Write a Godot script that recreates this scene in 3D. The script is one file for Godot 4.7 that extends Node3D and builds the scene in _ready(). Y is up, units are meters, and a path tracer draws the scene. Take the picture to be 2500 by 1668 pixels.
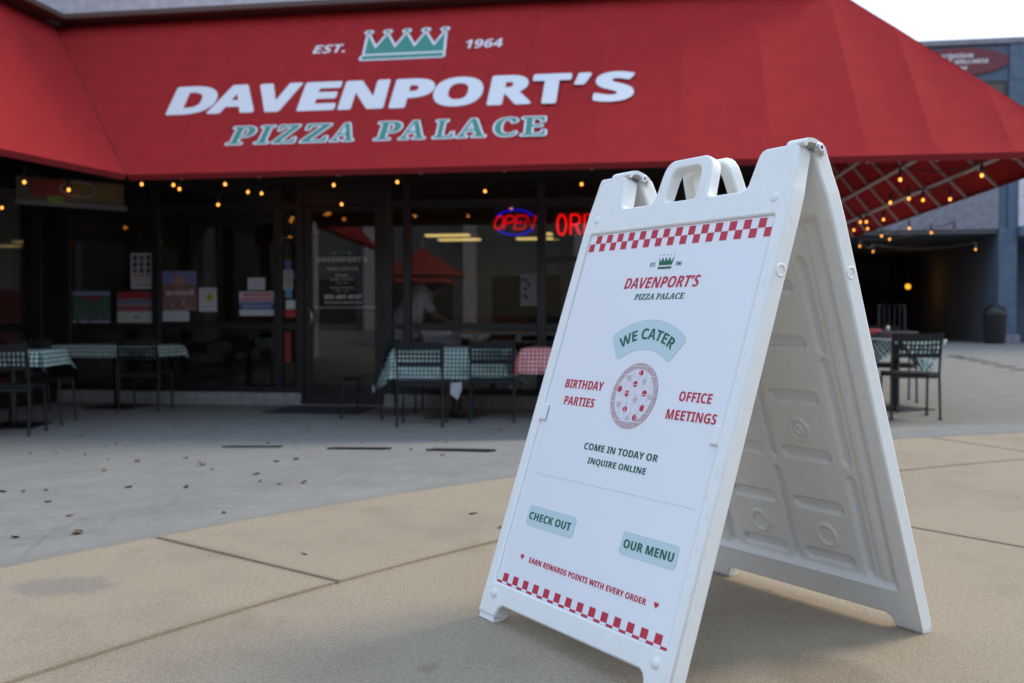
extends Node3D
# A white A-frame sidewalk sign in front of a pizza restaurant with a red awning.
# World: y up, metres; the tan paving is y = 0. The shop front has its own frame FT: x along the front, y up, z out of the wall.

const CAM_H := 0.706
var FT := Transform3D(Basis(Vector3.UP, -deg_to_rad(9.5)), Vector3(-2.06, 0.0, -12.14))
const DISC := Vector2(5.52, 2.06)
const DISC_R := 8.5
const RING_R := 7.61
var M := {}
var taken := {}
var rng := RandomNumberGenerator.new()
var bold: Font
var serif: Font
var regular: Font

# ---------------------------------------------------------------- naming
func numbered(n: String) -> String:
	if not taken.has(n):
		taken[n] = 0
		return n
	taken[n] += 1
	return "%s_%03d" % [n, taken[n]]

func tag(o: Node, label: String, category := "", group := "", kind := "") -> Node:
	if label != "": o.set_meta("label", label)
	if category != "": o.set_meta("category", category)
	if group != "": o.set_meta("group", group)
	if kind != "": o.set_meta("kind", kind)
	return o

func thing(called: String, label: String, category: String, at := Transform3D.IDENTITY, group := "") -> Node3D:
	var o := Node3D.new()
	o.name = numbered(called)
	add_child(o)
	o.transform = at
	tag(o, label, category, group)
	return o

func put(called: String, mesh: Mesh, m: Material, parent: Node = null, at := Transform3D.IDENTITY) -> MeshInstance3D:
	var o := MeshInstance3D.new()
	o.name = numbered(called) if parent == null else called
	o.mesh = mesh
	o.material_override = m
	if parent == null: add_child(o)
	else: parent.add_child(o, true)
	o.transform = at
	return o

func part(called: String, st: SurfaceTool, m: Material, parent: Node = null, at := Transform3D.IDENTITY) -> MeshInstance3D:
	return put(called, st.commit(), m, parent, at)

func copy_of(src: Node3D, at: Transform3D, label := "", group := "") -> Node3D:
	var r: Node3D = src.duplicate()
	r.name = numbered(String(src.name).rstrip("0123456789").trim_suffix("_"))
	add_child(r)
	r.transform = at
	if label != "": r.set_meta("label", label)
	if group != "": r.set_meta("group", group)
	return r

func at(x: float, y: float, z: float, turn := 0.0) -> Transform3D:
	return Transform3D(Basis(Vector3.UP, turn), Vector3(x, y, z))

# ---------------------------------------------------------------- meshes
func mk() -> SurfaceTool:
	var st := SurfaceTool.new()
	st.begin(Mesh.PRIMITIVE_TRIANGLES)
	st.set_smooth_group(-1)
	return st

func done(st: SurfaceTool) -> SurfaceTool:
	st.generate_normals()
	return st

func tri(st: SurfaceTool, a: Vector3, b: Vector3, c: Vector3) -> void:
	st.add_vertex(a); st.add_vertex(c); st.add_vertex(b)   # given counter-clockwise

func quad(st: SurfaceTool, a: Vector3, b: Vector3, c: Vector3, d: Vector3) -> void:
	tri(st, a, b, c)
	tri(st, a, c, d)

func quad_uv(st: SurfaceTool, p: Array, uv: Array) -> void:
	for k in [0, 2, 1, 0, 3, 2]:
		st.set_uv(uv[k])
		st.add_vertex(p[k])

# box between two corners, with a small chamfer when r > 0
func box(st: SurfaceTool, lo: Vector3, hi: Vector3, r := 0.0, xf := Transform3D.IDENTITY) -> void:
	var c := (lo + hi) * 0.5
	var h := (hi - lo) * 0.5
	if r <= 0.0:
		for ax in 3:
			for s in [-1.0, 1.0]:
				var u := Vector3.ZERO; var v := Vector3.ZERO; var n := Vector3.ZERO
				n[ax] = s * h[ax]; u[(ax + 1) % 3] = h[(ax + 1) % 3] * s; v[(ax + 2) % 3] = h[(ax + 2) % 3]
				quad(st, xf * (c + n - u - v), xf * (c + n + u - v), xf * (c + n + u + v), xf * (c + n - u + v))
		return
	r = minf(r, minf(h.x, minf(h.y, h.z)) * 0.98)
	var i := h - Vector3.ONE * r
	for ax in 3:
		for s in [-1.0, 1.0]:
			var u := Vector3.ZERO; var v := Vector3.ZERO; var n := Vector3.ZERO
			n[ax] = s * h[ax]; u[(ax + 1) % 3] = i[(ax + 1) % 3] * s; v[(ax + 2) % 3] = i[(ax + 2) % 3]
			quad(st, xf * (c + n - u - v), xf * (c + n + u - v), xf * (c + n + u + v), xf * (c + n - u + v))
	for ax in 3:
		var b := (ax + 1) % 3
		var d := (ax + 2) % 3
		for sb in [-1.0, 1.0]:
			for sd in [-1.0, 1.0]:
				var p := Vector3.ZERO; var q := Vector3.ZERO; var l := Vector3.ZERO
				p[b] = sb * h[b]; p[d] = sd * i[d]
				q[b] = sb * i[b]; q[d] = sd * h[d]
				l[ax] = i[ax] * sb * sd
				quad(st, xf * (c + p - l), xf * (c + p + l), xf * (c + q + l), xf * (c + q - l))
	for sx in [-1.0, 1.0]:
		for sy in [-1.0, 1.0]:
			for sz in [-1.0, 1.0]:
				var a := Vector3(sx * h.x, sy * i.y, sz * i.z); var b := Vector3(sx * i.x, sy * h.y, sz * i.z); var d := Vector3(sx * i.x, sy * i.y, sz * h.z)
				if sx * sy * sz > 0: tri(st, xf * (c + a), xf * (c + b), xf * (c + d))
				else: tri(st, xf * (c + a), xf * (c + d), xf * (c + b))

func bx(lo: Vector3, hi: Vector3, r := 0.0) -> SurfaceTool:
	var st := mk()
	box(st, lo, hi, r)
	return done(st)

# round tube through points
func tube(st: SurfaceTool, path: Array, r: float, seg := 8, caps := true, squash := 1.0) -> void:
	var rings := []
	var up := Vector3.UP
	for k in path.size():
		var p: Vector3 = path[k]
		var d: Vector3 = (path[mini(k + 1, path.size() - 1)] - path[maxi(k - 1, 0)]).normalized()
		if k == 0: up = Vector3.UP if absf(d.y) < 0.9 else Vector3.RIGHT
		var s := d.cross(up).normalized()
		up = s.cross(d).normalized()
		var ring := []
		for j in seg:
			var a := TAU * j / seg
			ring.append(p + s * cos(a) * r * squash + up * sin(a) * r)
		rings.append(ring)
	st.set_smooth_group(0)
	for k in rings.size() - 1:
		for j in seg:
			var j2 := (j + 1) % seg
			quad(st, rings[k][j], rings[k + 1][j], rings[k + 1][j2], rings[k][j2])
	st.set_smooth_group(-1)
	if caps:
		for j in range(1, seg - 1):
			tri(st, rings[0][0], rings[0][j], rings[0][j + 1])
			tri(st, rings[-1][0], rings[-1][j + 1], rings[-1][j])

# turned shape about y: profile of Vector2(radius, y) from bottom to top
func lathe(st: SurfaceTool, prof: Array, seg := 16, o := Vector3.ZERO, smooth := true) -> void:
	st.set_smooth_group(0 if smooth else -1)
	for k in prof.size() - 1:
		for j in seg:
			var a := TAU * j / seg
			var b := TAU * (j + 1) / seg
			var p: Vector2 = prof[k]
			var q: Vector2 = prof[k + 1]
			var A := o + Vector3(cos(a) * p.x, p.y, sin(a) * p.x); var B := o + Vector3(cos(b) * p.x, p.y, sin(b) * p.x)
			var C := o + Vector3(cos(b) * q.x, q.y, sin(b) * q.x); var D := o + Vector3(cos(a) * q.x, q.y, sin(a) * q.x)
			if p.x > 1e-6: tri(st, A, C, B)
			if q.x > 1e-6: tri(st, A, D, C)
	st.set_smooth_group(-1)

# flat polygon (counter-clockwise, in xy) with thickness: front at z1, back at z0
func prism(st: SurfaceTool, poly: PackedVector2Array, z0: float, z1: float, xf := Transform3D.IDENTITY) -> void:
	if Geometry2D.is_polygon_clockwise(poly): poly.reverse()
	var t := Geometry2D.triangulate_polygon(poly)
	for k in range(0, t.size(), 3):
		var a := poly[t[k]]; var b := poly[t[k + 1]]; var c := poly[t[k + 2]]
		if (b - a).cross(c - a) < 0:
			var s := b; b = c; c = s
		tri(st, xf * Vector3(a.x, a.y, z1), xf * Vector3(b.x, b.y, z1), xf * Vector3(c.x, c.y, z1))
		tri(st, xf * Vector3(a.x, a.y, z0), xf * Vector3(c.x, c.y, z0), xf * Vector3(b.x, b.y, z0))
	for k in poly.size():
		var a := poly[k]; var b := poly[(k + 1) % poly.size()]
		quad(st, xf * Vector3(a.x, a.y, z0), xf * Vector3(b.x, b.y, z0), xf * Vector3(b.x, b.y, z1), xf * Vector3(a.x, a.y, z1))

func rounded(w: float, h: float, r: float, n := 5, c := Vector2.ZERO) -> PackedVector2Array:
	var p := PackedVector2Array()
	for q in 4:
		var o := c + Vector2((w * 0.5 - r) * (1 if q == 0 or q == 3 else -1), (h * 0.5 - r) * (1 if q < 2 else -1))
		for k in n + 1:
			var a := PI * 0.5 * (q + float(k) / n)
			p.append(o + Vector2(cos(a), sin(a)) * r)
	return p

func disc(r: float, n := 20, c := Vector2.ZERO, sy := 1.0) -> PackedVector2Array:
	var p := PackedVector2Array()
	for k in n: p.append(c + Vector2(cos(TAU * k / n) * r, sin(TAU * k / n) * r * sy))
	return p

# lettering: the outline of the words, fitted to the unit square and laid out by `place(u, v, w)` (w is 0 at the back, 1 at the front)
func words(text: String, font: Font, place: Callable) -> ArrayMesh:
	var t := TextMesh.new()
	t.text = text
	t.font = font
	t.font_size = 96
	t.pixel_size = 0.01
	t.curve_step = 1.2
	t.depth = 0.05
	var arr := t.get_mesh_arrays()
	var v: PackedVector3Array = arr[Mesh.ARRAY_VERTEX]
	var bb := AABB(v[0], Vector3.ZERO)
	for p in v: bb = bb.expand(p)
	var st := mk()
	var idx: PackedInt32Array = arr[Mesh.ARRAY_INDEX]
	var m := []
	for p in v:
		var q := (p - bb.position) / bb.size
		m.append(place.call(q.x, q.y, q.z))
	for k in idx: st.add_vertex(m[k])
	st.generate_normals()
	return st.commit()

func flat_words(text: String, font: Font, lo: Vector2, hi: Vector2, z: float, thick := 0.0006, shear := 0.0) -> ArrayMesh:
	return words(text, font, func(u, v, w): return Vector3(lerpf(lo.x, hi.x, u) + shear * v * (hi.y - lo.y), lerpf(lo.y, hi.y, v), z + w * thick))

# ---------------------------------------------------------------- materials
func srgb(r: float, g: float, b: float) -> Color:
	return Color(r, g, b).linear_to_srgb()

func mat(c: Color, rough := 0.7, metal := 0.0, spec := 0.5) -> StandardMaterial3D:
	var m := StandardMaterial3D.new()
	m.albedo_color = c
	m.roughness = rough
	m.metallic = metal
	m.metallic_specular = spec
	return m

func glow(c: Color, e: float) -> StandardMaterial3D:
	var m := mat(Color(0.02, 0.02, 0.02), 0.5)
	m.emission_enabled = true
	m.emission = c
	m.emission_energy_multiplier = e
	return m

func noise_image(size: int, freq: float, sd: int, oct := 3, type := FastNoiseLite.TYPE_SIMPLEX_SMOOTH) -> Image:
	var n := FastNoiseLite.new()
	n.seed = sd
	n.noise_type = type
	n.frequency = freq
	n.fractal_octaves = oct
	var im := n.get_seamless_image(size, size)
	im.convert(Image.FORMAT_L8)
	return im

# grain: list of [image bytes, weight]; colour = base * (1 + sum w * (n - 0.5))
func grain_texture(size: int, layers: Array, tint := Color(1, 1, 1), lo := 0.3) -> ImageTexture:
	var out := PackedByteArray()
	out.resize(size * size * 3)
	var data := []
	for l in layers: data.append(l[0].get_data())
	for k in size * size:
		var f := 1.0
		for j in layers.size(): f += layers[j][1] * (data[j][k] / 255.0 - 0.5)
		f = clampf(f, lo, 1.6)
		out[3 * k] = int(clampf(f * tint.r * 160.0, 0, 255))
		out[3 * k + 1] = int(clampf(f * tint.g * 160.0, 0, 255))
		out[3 * k + 2] = int(clampf(f * tint.b * 160.0, 0, 255))
	var im := Image.create_from_data(size, size, false, Image.FORMAT_RGB8, out)
	return ImageTexture.create_from_image(im)

func bump_of(im: Image, strength := 1.0) -> ImageTexture:
	var c: Image = im.duplicate()
	c.convert(Image.FORMAT_RGB8)
	c.bump_map_to_normal_map(strength)
	return ImageTexture.create_from_image(c)

func tri_tex(m: StandardMaterial3D, tex: Texture2D, metres: float, normal: Texture2D = null, nscale := 1.0) -> void:
	# the grain textures are drawn round 160/255, so the base colour is scaled to keep its value
	m.albedo_texture = tex
	m.uv1_triplanar = true
	m.uv1_world_triplanar = true
	m.uv1_scale = Vector3.ONE / metres
	if normal:
		m.normal_enabled = true
		m.normal_texture = normal
		m.normal_scale = nscale

# a base colour given as linear reflectance for a material with a grain texture (whose mean is 160/255 in sRGB)
func under(r: float, g: float, b: float) -> Color:
	var k := 1.0 / pow((160.0 / 255.0 + 0.055) / 1.055, 2.4)
	return Color(r * k, g * k, b * k).linear_to_srgb()

func gingham(c: Color) -> ImageTexture:
	var n := 64
	var im := Image.create(n, n, false, Image.FORMAT_RGB8)
	var white := Color(0.86, 0.88, 0.87)
	for y in n:
		for x in n:
			var k := (0.5 if x < n / 2 else 0.0) + (0.5 if y < n / 2 else 0.0)
			var w := 0.97 + 0.06 * float((x * 7 + y * 13) % 5) / 5.0
			im.set_pixel(x, y, white.lerp(c, k) * w)
	return ImageTexture.create_from_image(im)

func smooth(a: float, b: float, x: float) -> float:
	var t := clampf((x - a) / (b - a), 0.0, 1.0)
	return t * t * (3.0 - 2.0 * t)

# height of the ground: the round tan paving is level; the patio falls gently towards the shop
func ground(x: float, z: float) -> float:
	var d := Vector2(x, z).distance_to(DISC) - DISC_R
	if d <= 0.0: return 0.0
	var Z := -z
	var tau := d / (d + maxf(0.0, 9.4 - Z))
	tau = tau * tau * (3.0 - 2.0 * tau)
	return -(0.37 - 0.09 * smooth(1.0, 4.0, x)) * tau * smooth(0.0, 3.0, Z) * (1.0 - smooth(14.0, 24.0, Z))

func _ready() -> void:
	rng.seed = 11
	# ---- camera (35 mm lens, f/4, focused on the sign)
	var cam := Camera3D.new()
	cam.name = "camera"
	add_child(cam)
	cam.position = Vector3(0, CAM_H, 0)
	cam.rotation = Vector3(-0.024, 0, 0)
	cam.fov = 37.87
	cam.near = 0.05
	cam.far = 400.0
	var lens := CameraAttributesPhysical.new()
	lens.frustum_focal_length = 35.0
	lens.frustum_focus_distance = 2.15
	lens.exposure_aperture = 4.0
	cam.attributes = lens
	cam.fov = 37.87
	cam.current = true
	# ---- sky: bright, thinly overcast
	var env := Environment.new()
	var skym := ProceduralSkyMaterial.new()
	skym.sky_top_color = Color(0.74, 0.855, 1.0)
	skym.sky_horizon_color = Color(1.0, 1.0, 1.0)
	skym.sky_curve = 0.25
	skym.sky_energy_multiplier = 0.98
	skym.ground_bottom_color = Color(0.45, 0.43, 0.40)
	skym.ground_horizon_color = Color(0.55, 0.54, 0.52)
	var sky := Sky.new()
	sky.sky_material = skym
	env.background_mode = Environment.BG_SKY
	env.sky = sky
	env.tonemap_mode = Environment.TONE_MAPPER_LINEAR
	env.tonemap_exposure = 1.74
	env.sdfgi_enabled = true
	env.ssao_enabled = true
	env.ssil_enabled = true
	var we := WorldEnvironment.new()
	we.name = "world"
	we.environment = env
	add_child(we)
	# ---- the veiled sun, from the right and behind the sign
	var sun := DirectionalLight3D.new()
	sun.name = "sun"
	add_child(sun)
	sun.look_at_from_position(Vector3(0.78, 0.80, -0.42) * 20.0, Vector3.ZERO)
	sun.light_color = Color(1.0, 0.95, 0.87)
	sun.light_energy = 0.50
	sun.light_angular_distance = 22.0
	sun.shadow_enabled = true
	materials()
	paving()
	restaurant()
	awning()
	far_buildings()
	sandwich_board()
	furniture()
	window_things()
	string_lights()
	litter()

func materials() -> void:
	bold = SystemFont.new(); bold.font_names = ["Droid Sans"]; bold.font_weight = 700
	regular = SystemFont.new(); regular.font_names = ["Droid Sans"]; regular.font_weight = 400
	serif = SystemFont.new(); serif.font_names = ["Droid Serif"]; serif.font_weight = 700
	var fine := noise_image(512, 0.35, 1, 2)
	var mid := noise_image(512, 0.06, 2, 4)
	var coarse := noise_image(512, 0.012, 3, 5)
	var cell := noise_image(512, 0.22, 4, 1, FastNoiseLite.TYPE_CELLULAR)
	M.tan = mat(under(0.318, 0.258, 0.186), 0.93, 0.0, 0.3)
	tri_tex(M.tan, grain_texture(512, [[fine, 0.40], [cell, 0.20], [mid, 0.12]], Color(1, 1, 1)), 0.5, bump_of(fine, 4.0), 0.35)
	M.tan.vertex_color_use_as_albedo = true
	M.crack = mat(srgb(0.15, 0.145, 0.135), 1.0)
	M.joint = mat(srgb(0.07, 0.058, 0.042), 1.0)
	M.patio = mat(under(0.205, 0.199, 0.182), 0.85, 0.0, 0.3)
	tri_tex(M.patio, grain_texture(512, [[fine, 0.16], [mid, 0.10], [coarse, 0.10]]), 2.6, bump_of(fine, 2.0), 0.15)
	M.patio.vertex_color_use_as_albedo = true
	M.red = mat(under(0.325, 0.0225, 0.0245), 0.85, 0.0, 0.18)
	tri_tex(M.red, grain_texture(512, [[fine, 0.10], [mid, 0.10], [coarse, 0.12]]), 1.9, bump_of(fine, 2.0), 0.12)
	M.red.backlight_enabled = true
	M.red.backlight = Color(0.22, 0.008, 0.008)
	M.hem = mat(srgb(0.25, 0.012, 0.015), 0.85)
	M.print_white = mat(srgb(0.66, 0.665, 0.685), 0.75)
	M.print_green = mat(srgb(0.045, 0.22, 0.17), 0.75)
	M.steel = mat(srgb(0.50, 0.48, 0.45), 0.5, 0.1)
	M.stucco = mat(under(0.56, 0.54, 0.57), 0.95)
	tri_tex(M.stucco, grain_texture(512, [[fine, 0.2], [coarse, 0.2]]), 1.1, bump_of(mid, 3.0), 0.3)
	M.trim = mat(srgb(0.11, 0.075, 0.065), 0.7)
	M.frame = mat(srgb(0.010, 0.011, 0.012), 0.42, 0.0, 0.5)
	M.black = mat(srgb(0.014, 0.015, 0.016), 0.5)
	M.blackmetal = mat(srgb(0.011, 0.012, 0.013), 0.4, 0.1)
	M.kerb = mat(under(0.27, 0.27, 0.26), 0.9)
	tri_tex(M.kerb, grain_texture(512, [[fine, 0.2], [coarse, 0.3]]), 0.9)
	M.glass = mat(Color(0.06, 0.075, 0.075, 0.16), 0.0, 0.0, 0.5)
	M.glass.transparency = BaseMaterial3D.TRANSPARENCY_ALPHA
	M.alu = mat(srgb(0.45, 0.45, 0.45), 0.35, 0.7)
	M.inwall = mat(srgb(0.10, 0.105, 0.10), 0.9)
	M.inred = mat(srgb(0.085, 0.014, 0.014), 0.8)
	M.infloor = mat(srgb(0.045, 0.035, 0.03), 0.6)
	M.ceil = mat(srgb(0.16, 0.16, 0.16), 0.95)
	M.blue = mat(under(0.085, 0.12, 0.175), 0.9)
	tri_tex(M.blue, grain_texture(512, [[fine, 0.14], [coarse, 0.22]]), 1.7)
	M.lilac = mat(under(0.20, 0.20, 0.235), 0.9)
	tri_tex(M.lilac, grain_texture(512, [[fine, 0.14], [coarse, 0.22]]), 1.7)
	M.dark = mat(srgb(0.02, 0.021, 0.022), 0.9)
	M.passage = mat(srgb(0.10, 0.11, 0.12), 0.9)
	M.plastic = mat(srgb(0.80, 0.81, 0.80), 0.45, 0.0, 0.4)
	M.plastic.albedo_texture = scuffs(512)
	M.plastic.normal_enabled = true
	M.plastic.normal_texture = bump_of(mid, 2.0)
	M.plastic.normal_scale = 0.06
	M.plastic.uv1_triplanar = true
	M.plastic.uv1_scale = Vector3.ONE * 2.6
	M.poster = mat(srgb(0.76, 0.775, 0.81), 0.33, 0.0, 0.5)
	M.ink_red = mat(srgb(0.50, 0.022, 0.055), 0.5)
	M.ink_green = mat(srgb(0.010, 0.115, 0.070), 0.5)
	M.ink_pale = mat(srgb(0.49, 0.63, 0.66), 0.45)
	M.ink_crust = mat(srgb(0.47, 0.36, 0.37), 0.5)
	M.ink_cheese = mat(srgb(0.69, 0.67, 0.72), 0.5)
	M.ink_grey = mat(srgb(0.45, 0.48, 0.55), 0.5)
	M.zinc = mat(srgb(0.55, 0.57, 0.60), 0.28, 0.9)
	M.paper = mat(srgb(0.62, 0.64, 0.66), 0.7)
	M.orange = mat(srgb(0.33, 0.032, 0.022), 0.8)
	M.green_cloth = mat(Color(1, 1, 1), 0.85)
	M.green_cloth.albedo_texture = gingham(Color(0.03, 0.25, 0.21))
	M.red_cloth = mat(Color(1, 1, 1), 0.85)
	M.red_cloth.albedo_texture = gingham(Color(0.75, 0.06, 0.10))
	M.lining = mat(srgb(0.45, 0.46, 0.50), 0.8)
	M.leaf = mat(srgb(0.22, 0.125, 0.065), 0.9)
	M.leaf2 = mat(srgb(0.13, 0.085, 0.055), 0.9)
	M.bulb = glow(Color(1.0, 0.64, 0.27), 2.0)
	M.bulbdim = mat(srgb(0.25, 0.22, 0.2), 0.2)

# ---------------------------------------------------------------- ground
func polar(r: float, a: float) -> Vector3:
	var x := DISC.x - r * cos(a)
	var z := DISC.y - r * sin(a)
	return Vector3(x, ground(x, z), z)

func slab(r0: float, r1: float, a0: float, a1: float, stains: FastNoiseLite, cell := 0.09) -> SurfaceTool:
	var gap := 0.005
	var st := mk()
	var nr := maxi(2, int((r1 - r0) / cell))
	var na := maxi(2, int((a1 - a0) * r1 / cell))
	var e := 0.005
	var rs := [r0 + gap]; var rh := [-0.012]
	for k in nr + 1:
		rs.append(lerpf(r0 + gap + e, r1 - gap - e, float(k) / nr)); rh.append(0.0)
	rs.append(r1 - gap); rh.append(-0.012)
	var rm := (r0 + r1) * 0.5
	var ga := gap / rm; var ea := e / rm
	var an := [a0 + ga]; var ah := [-0.012]
	for k in na + 1:
		an.append(lerpf(a0 + ga + ea, a1 - ga - ea, float(k) / na)); ah.append(0.0)
	an.append(a1 - ga); ah.append(-0.012)
	var pts := []; var cols := []
	for i in rs.size():
		for j in an.size():
			var x: float = DISC.x - rs[i] * cos(an[j])
			var z: float = DISC.y - rs[i] * sin(an[j])
			pts.append(Vector3(x, minf(rh[i], ah[j]), z))
			# stains and wear: soft patches, a grey cement patch, pale scuffs
			var f := 1.0 + 0.16 * stains.get_noise_2d(x * 60.0, z * 60.0) + 0.10 * stains.get_noise_2d(x * 400.0 + 90.0, z * 400.0)
			var c := Color(f, f, f)
			var edge := stains.get_noise_2d(x * 900.0, z * 900.0) * 0.10
			var pd := Vector2((x + 1.19) / 0.15, (z + 2.60) / 0.10).length() + edge * 3.0
			c = c.lerp(Color(0.80, 0.86, 1.0) * 0.86, 0.75 * (1.0 - smooth(0.75, 1.1, pd)))
			var sc := stains.get_noise_2d(x * 150.0 - 300.0, z * 420.0)
			c = c.lerp(Color(1.15, 1.18, 1.25), 0.55 * smooth(0.42, 0.62, sc))
			var dk := stains.get_noise_2d(x * 210.0 + 700.0, z * 210.0)
			c = c.lerp(Color(0.74, 0.72, 0.70), 0.42 * smooth(0.38, 0.6, dk))
			# gum spots, and dirt of uneven width along the joints
			for s in spots:
				var sd: float = Vector2(x - s[0], z - s[1]).length()
				if sd < s[2] * 1.6: c = c.lerp(Color(0.45, 0.44, 0.43), s[3] * (1.0 - smooth(s[2] * 0.7, s[2] * 1.5, sd)))
			var je: float = minf(minf(rs[i] - r0, r1 - rs[i]), minf(an[j] - a0, a1 - an[j]) * rs[i])
			var jn := stains.get_noise_2d(x * 700.0, z * 700.0) * 0.5 + 0.5
			c = c.lerp(Color(0.70, 0.66, 0.60), 0.55 * (1.0 - smooth(0.0, 0.012 + 0.05 * jn, je)))
			cols.append(c)
	var w := an.size()
	for i in rs.size() - 1:
		for j in w - 1:
			for k in [i * w + j, i * w + j + 1, (i + 1) * w + j + 1, i * w + j, (i + 1) * w + j + 1, (i + 1) * w + j]:
				st.set_color(cols[k])
				st.add_vertex(pts[k])
	st.generate_normals()
	return st

var spots := []
func scuffs(size: int) -> ImageTexture:
	# white plastic with a few grey rubs and scratches
	var a := noise_image(size, 0.03, 21, 4).get_data()
	var b := noise_image(size, 0.012, 22, 3).get_data()
	var out := PackedByteArray()
	out.resize(size * size * 3)
	for k in size * size:
		var f := 1.0 - 0.05 * smooth(185.0, 230.0, a[k]) - 0.02 * (b[k] / 255.0)
		out[3 * k] = int(f * 254.0); out[3 * k + 1] = int(f * 254.0); out[3 * k + 2] = int(f * 253.0)
	var im := Image.create_from_data(size, size, false, Image.FORMAT_RGB8, out)
	var r := RandomNumberGenerator.new()
	r.seed = 9
	for k in 7:
		var p := Vector2(r.randf() * size, r.randf() * size)
		var d := Vector2.from_angle(r.randf() * TAU)
		for j in r.randi_range(4, 30):
			im.set_pixel(int(fposmod(p.x, size)), int(fposmod(p.y, size)), Color(0.88, 0.88, 0.87))
			p += d
	return ImageTexture.create_from_image(im)

func paving() -> void:
	var sr := RandomNumberGenerator.new()
	sr.seed = 77
	for k in 60: spots.append([sr.randf_range(-1.6, 3.4), sr.randf_range(-6.2, -1.0), sr.randf_range(0.006, 0.022), sr.randf_range(0.25, 0.8)])
	spots.append([0.62, -1.96, 0.10, 0.45])
	var stains := FastNoiseLite.new()
	stains.seed = 5
	stains.frequency = 0.012
	stains.fractal_octaves = 4
	# bed under the joints of the round tan paving
	var st := mk()
	for k in 96:
		var a := TAU * k / 96; var b := TAU * (k + 1) / 96
		var c := Vector3(DISC.x, -0.02, DISC.y)
		tri(st, c, c + Vector3(cos(b), 0, sin(b)) * 8.49, c + Vector3(cos(a), 0, sin(a)) * 8.49)
	var pave := part("pavement", done(st), M.joint)
	tag(pave, "tan paving of large curved slabs with dark joints under the white sign", "", "", "structure")
	var step := deg_to_rad(15.35)
	var a0 := deg_to_rad(38.2)
	for k in range(-2, 5):
		part("slab", slab(RING_R, DISC_R, a0 + step * k, a0 + step * (k + 1), stains, 0.028), M.tan, pave)
	var b0 := deg_to_rad(52.3)
	for k in range(-2, 2):
		part("slab", slab(5.4, RING_R, b0 + step * 2.0 * k, b0 + step * 2.0 * (k + 1), stains, 0.028), M.tan, pave)
		part("slab", slab(2.6, 5.4, b0 + step * 2.0 * k + step, b0 + step * 2.0 * (k + 1) + step, stains), M.tan, pave)
	# outside the frame: the rest of the disc in wide slabs
	for k in 4:
		var s0 := a0 + step * 5.0 + k * deg_to_rad(63.0)
		part("slab", slab(2.6, DISC_R, s0, s0 + deg_to_rad(63.0), stains), M.tan, pave)
	# grey patio, one sheet to the horizon
	var g := SurfaceTool.new()
	g.begin(Mesh.PRIMITIVE_TRIANGLES)
	var rad := [8.494]
	var r := 8.5
	while r < 22.0:
		rad.append(r); r += 0.22
	while r < 260.0:
		rad.append(r); r *= 1.25
	var na := 220
	var pts := []; var cols := []
	for q in rad:
		for j in na:
			var p := polar(q, TAU * j / na)
			if q < 8.498: p.y = -0.03
			var f := 1.0 + 0.05 * stains.get_noise_2d(p.x * 45.0, p.z * 45.0) + 0.06 * stains.get_noise_2d(p.x * 300.0, p.z * 300.0)
			var dk := stains.get_noise_2d(p.x * 90.0 + 50.0, p.z * 160.0)
			f *= 1.0 - 0.09 * smooth(0.3, 0.55, dk)
			pts.append(p); cols.append(Color(f, f, f))
	for i in rad.size() - 1:
		for j in na:
			var j2 := (j + 1) % na
			for k in [i * na + j, i * na + j2, (i + 1) * na + j2, i * na + j, (i + 1) * na + j2, (i + 1) * na + j]:
				g.set_color(cols[k])
				g.add_vertex(pts[k])
	g.generate_normals()
	var pat := part("patio", g, M.patio)
	tag(pat, "smooth grey concrete patio falling gently to the shop front", "", "", "structure")
	# hairline cracks in the patio
	for line in [[[-1.43, -2.89], [-1.47, -3.03], [-1.51, -3.22], [-1.51, -3.36], [-1.51, -3.56], [-1.45, -3.67], [-1.33, -3.77]], [[-1.35, -3.52], [-1.32, -3.65], [-1.30, -3.79], [-1.32, -4.06]]]:
		var cs := mk()
		for k in line.size() - 1:
			var ca := Vector2(line[k][0], line[k][1]); var cb := Vector2(line[k + 1][0], line[k + 1][1])
			var cn := (cb - ca).orthogonal().normalized() * 0.0008
			var cc := []
			for v in [ca - cn, cb - cn, cb + cn, ca + cn]: cc.append(Vector3(v.x, ground(v.x, v.y) + 0.004, v.y))
			quad(cs, cc[3], cc[2], cc[1], cc[0])
		part("crack", done(cs), M.crack, pat)
	# narrow slots of the drain let into the patio
	var names := ["leftmost narrow dark drain slot with a leaf in it", "middle one of three narrow dark drain slots in the patio", "drain slot nearest the white sign, rightmost of the three in front of it"]
	var sl := [[-2.16, -7.48, -1.70, -7.26], [-1.20, -6.58, -0.77, -6.13], [-0.48, -5.80, -0.11, -5.48]]
	for k in 3:
		drain(Vector2(sl[k][0], sl[k][1]), Vector2(sl[k][2], sl[k][3]), 0.055, names[k], "narrow drain slots in the patio")
	var dx := [[9.04, -20.26], [9.02, -19.71], [9.01, -19.19], [8.97, -18.61], [8.94, -18.01], [8.88, -17.36]]
	var od := ["first", "second", "third", "fourth", "fifth", "sixth"]
	for k in 6:
		drain(Vector2(dx[k][0] - 0.17, dx[k][1] + 0.02), Vector2(dx[k][0] + 0.17, dx[k][1] - 0.02), 0.16, "%s dark drain slot, counted from the dark passage towards the right picture edge" % od[k], "row of drain slots across the far plaza")

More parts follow.
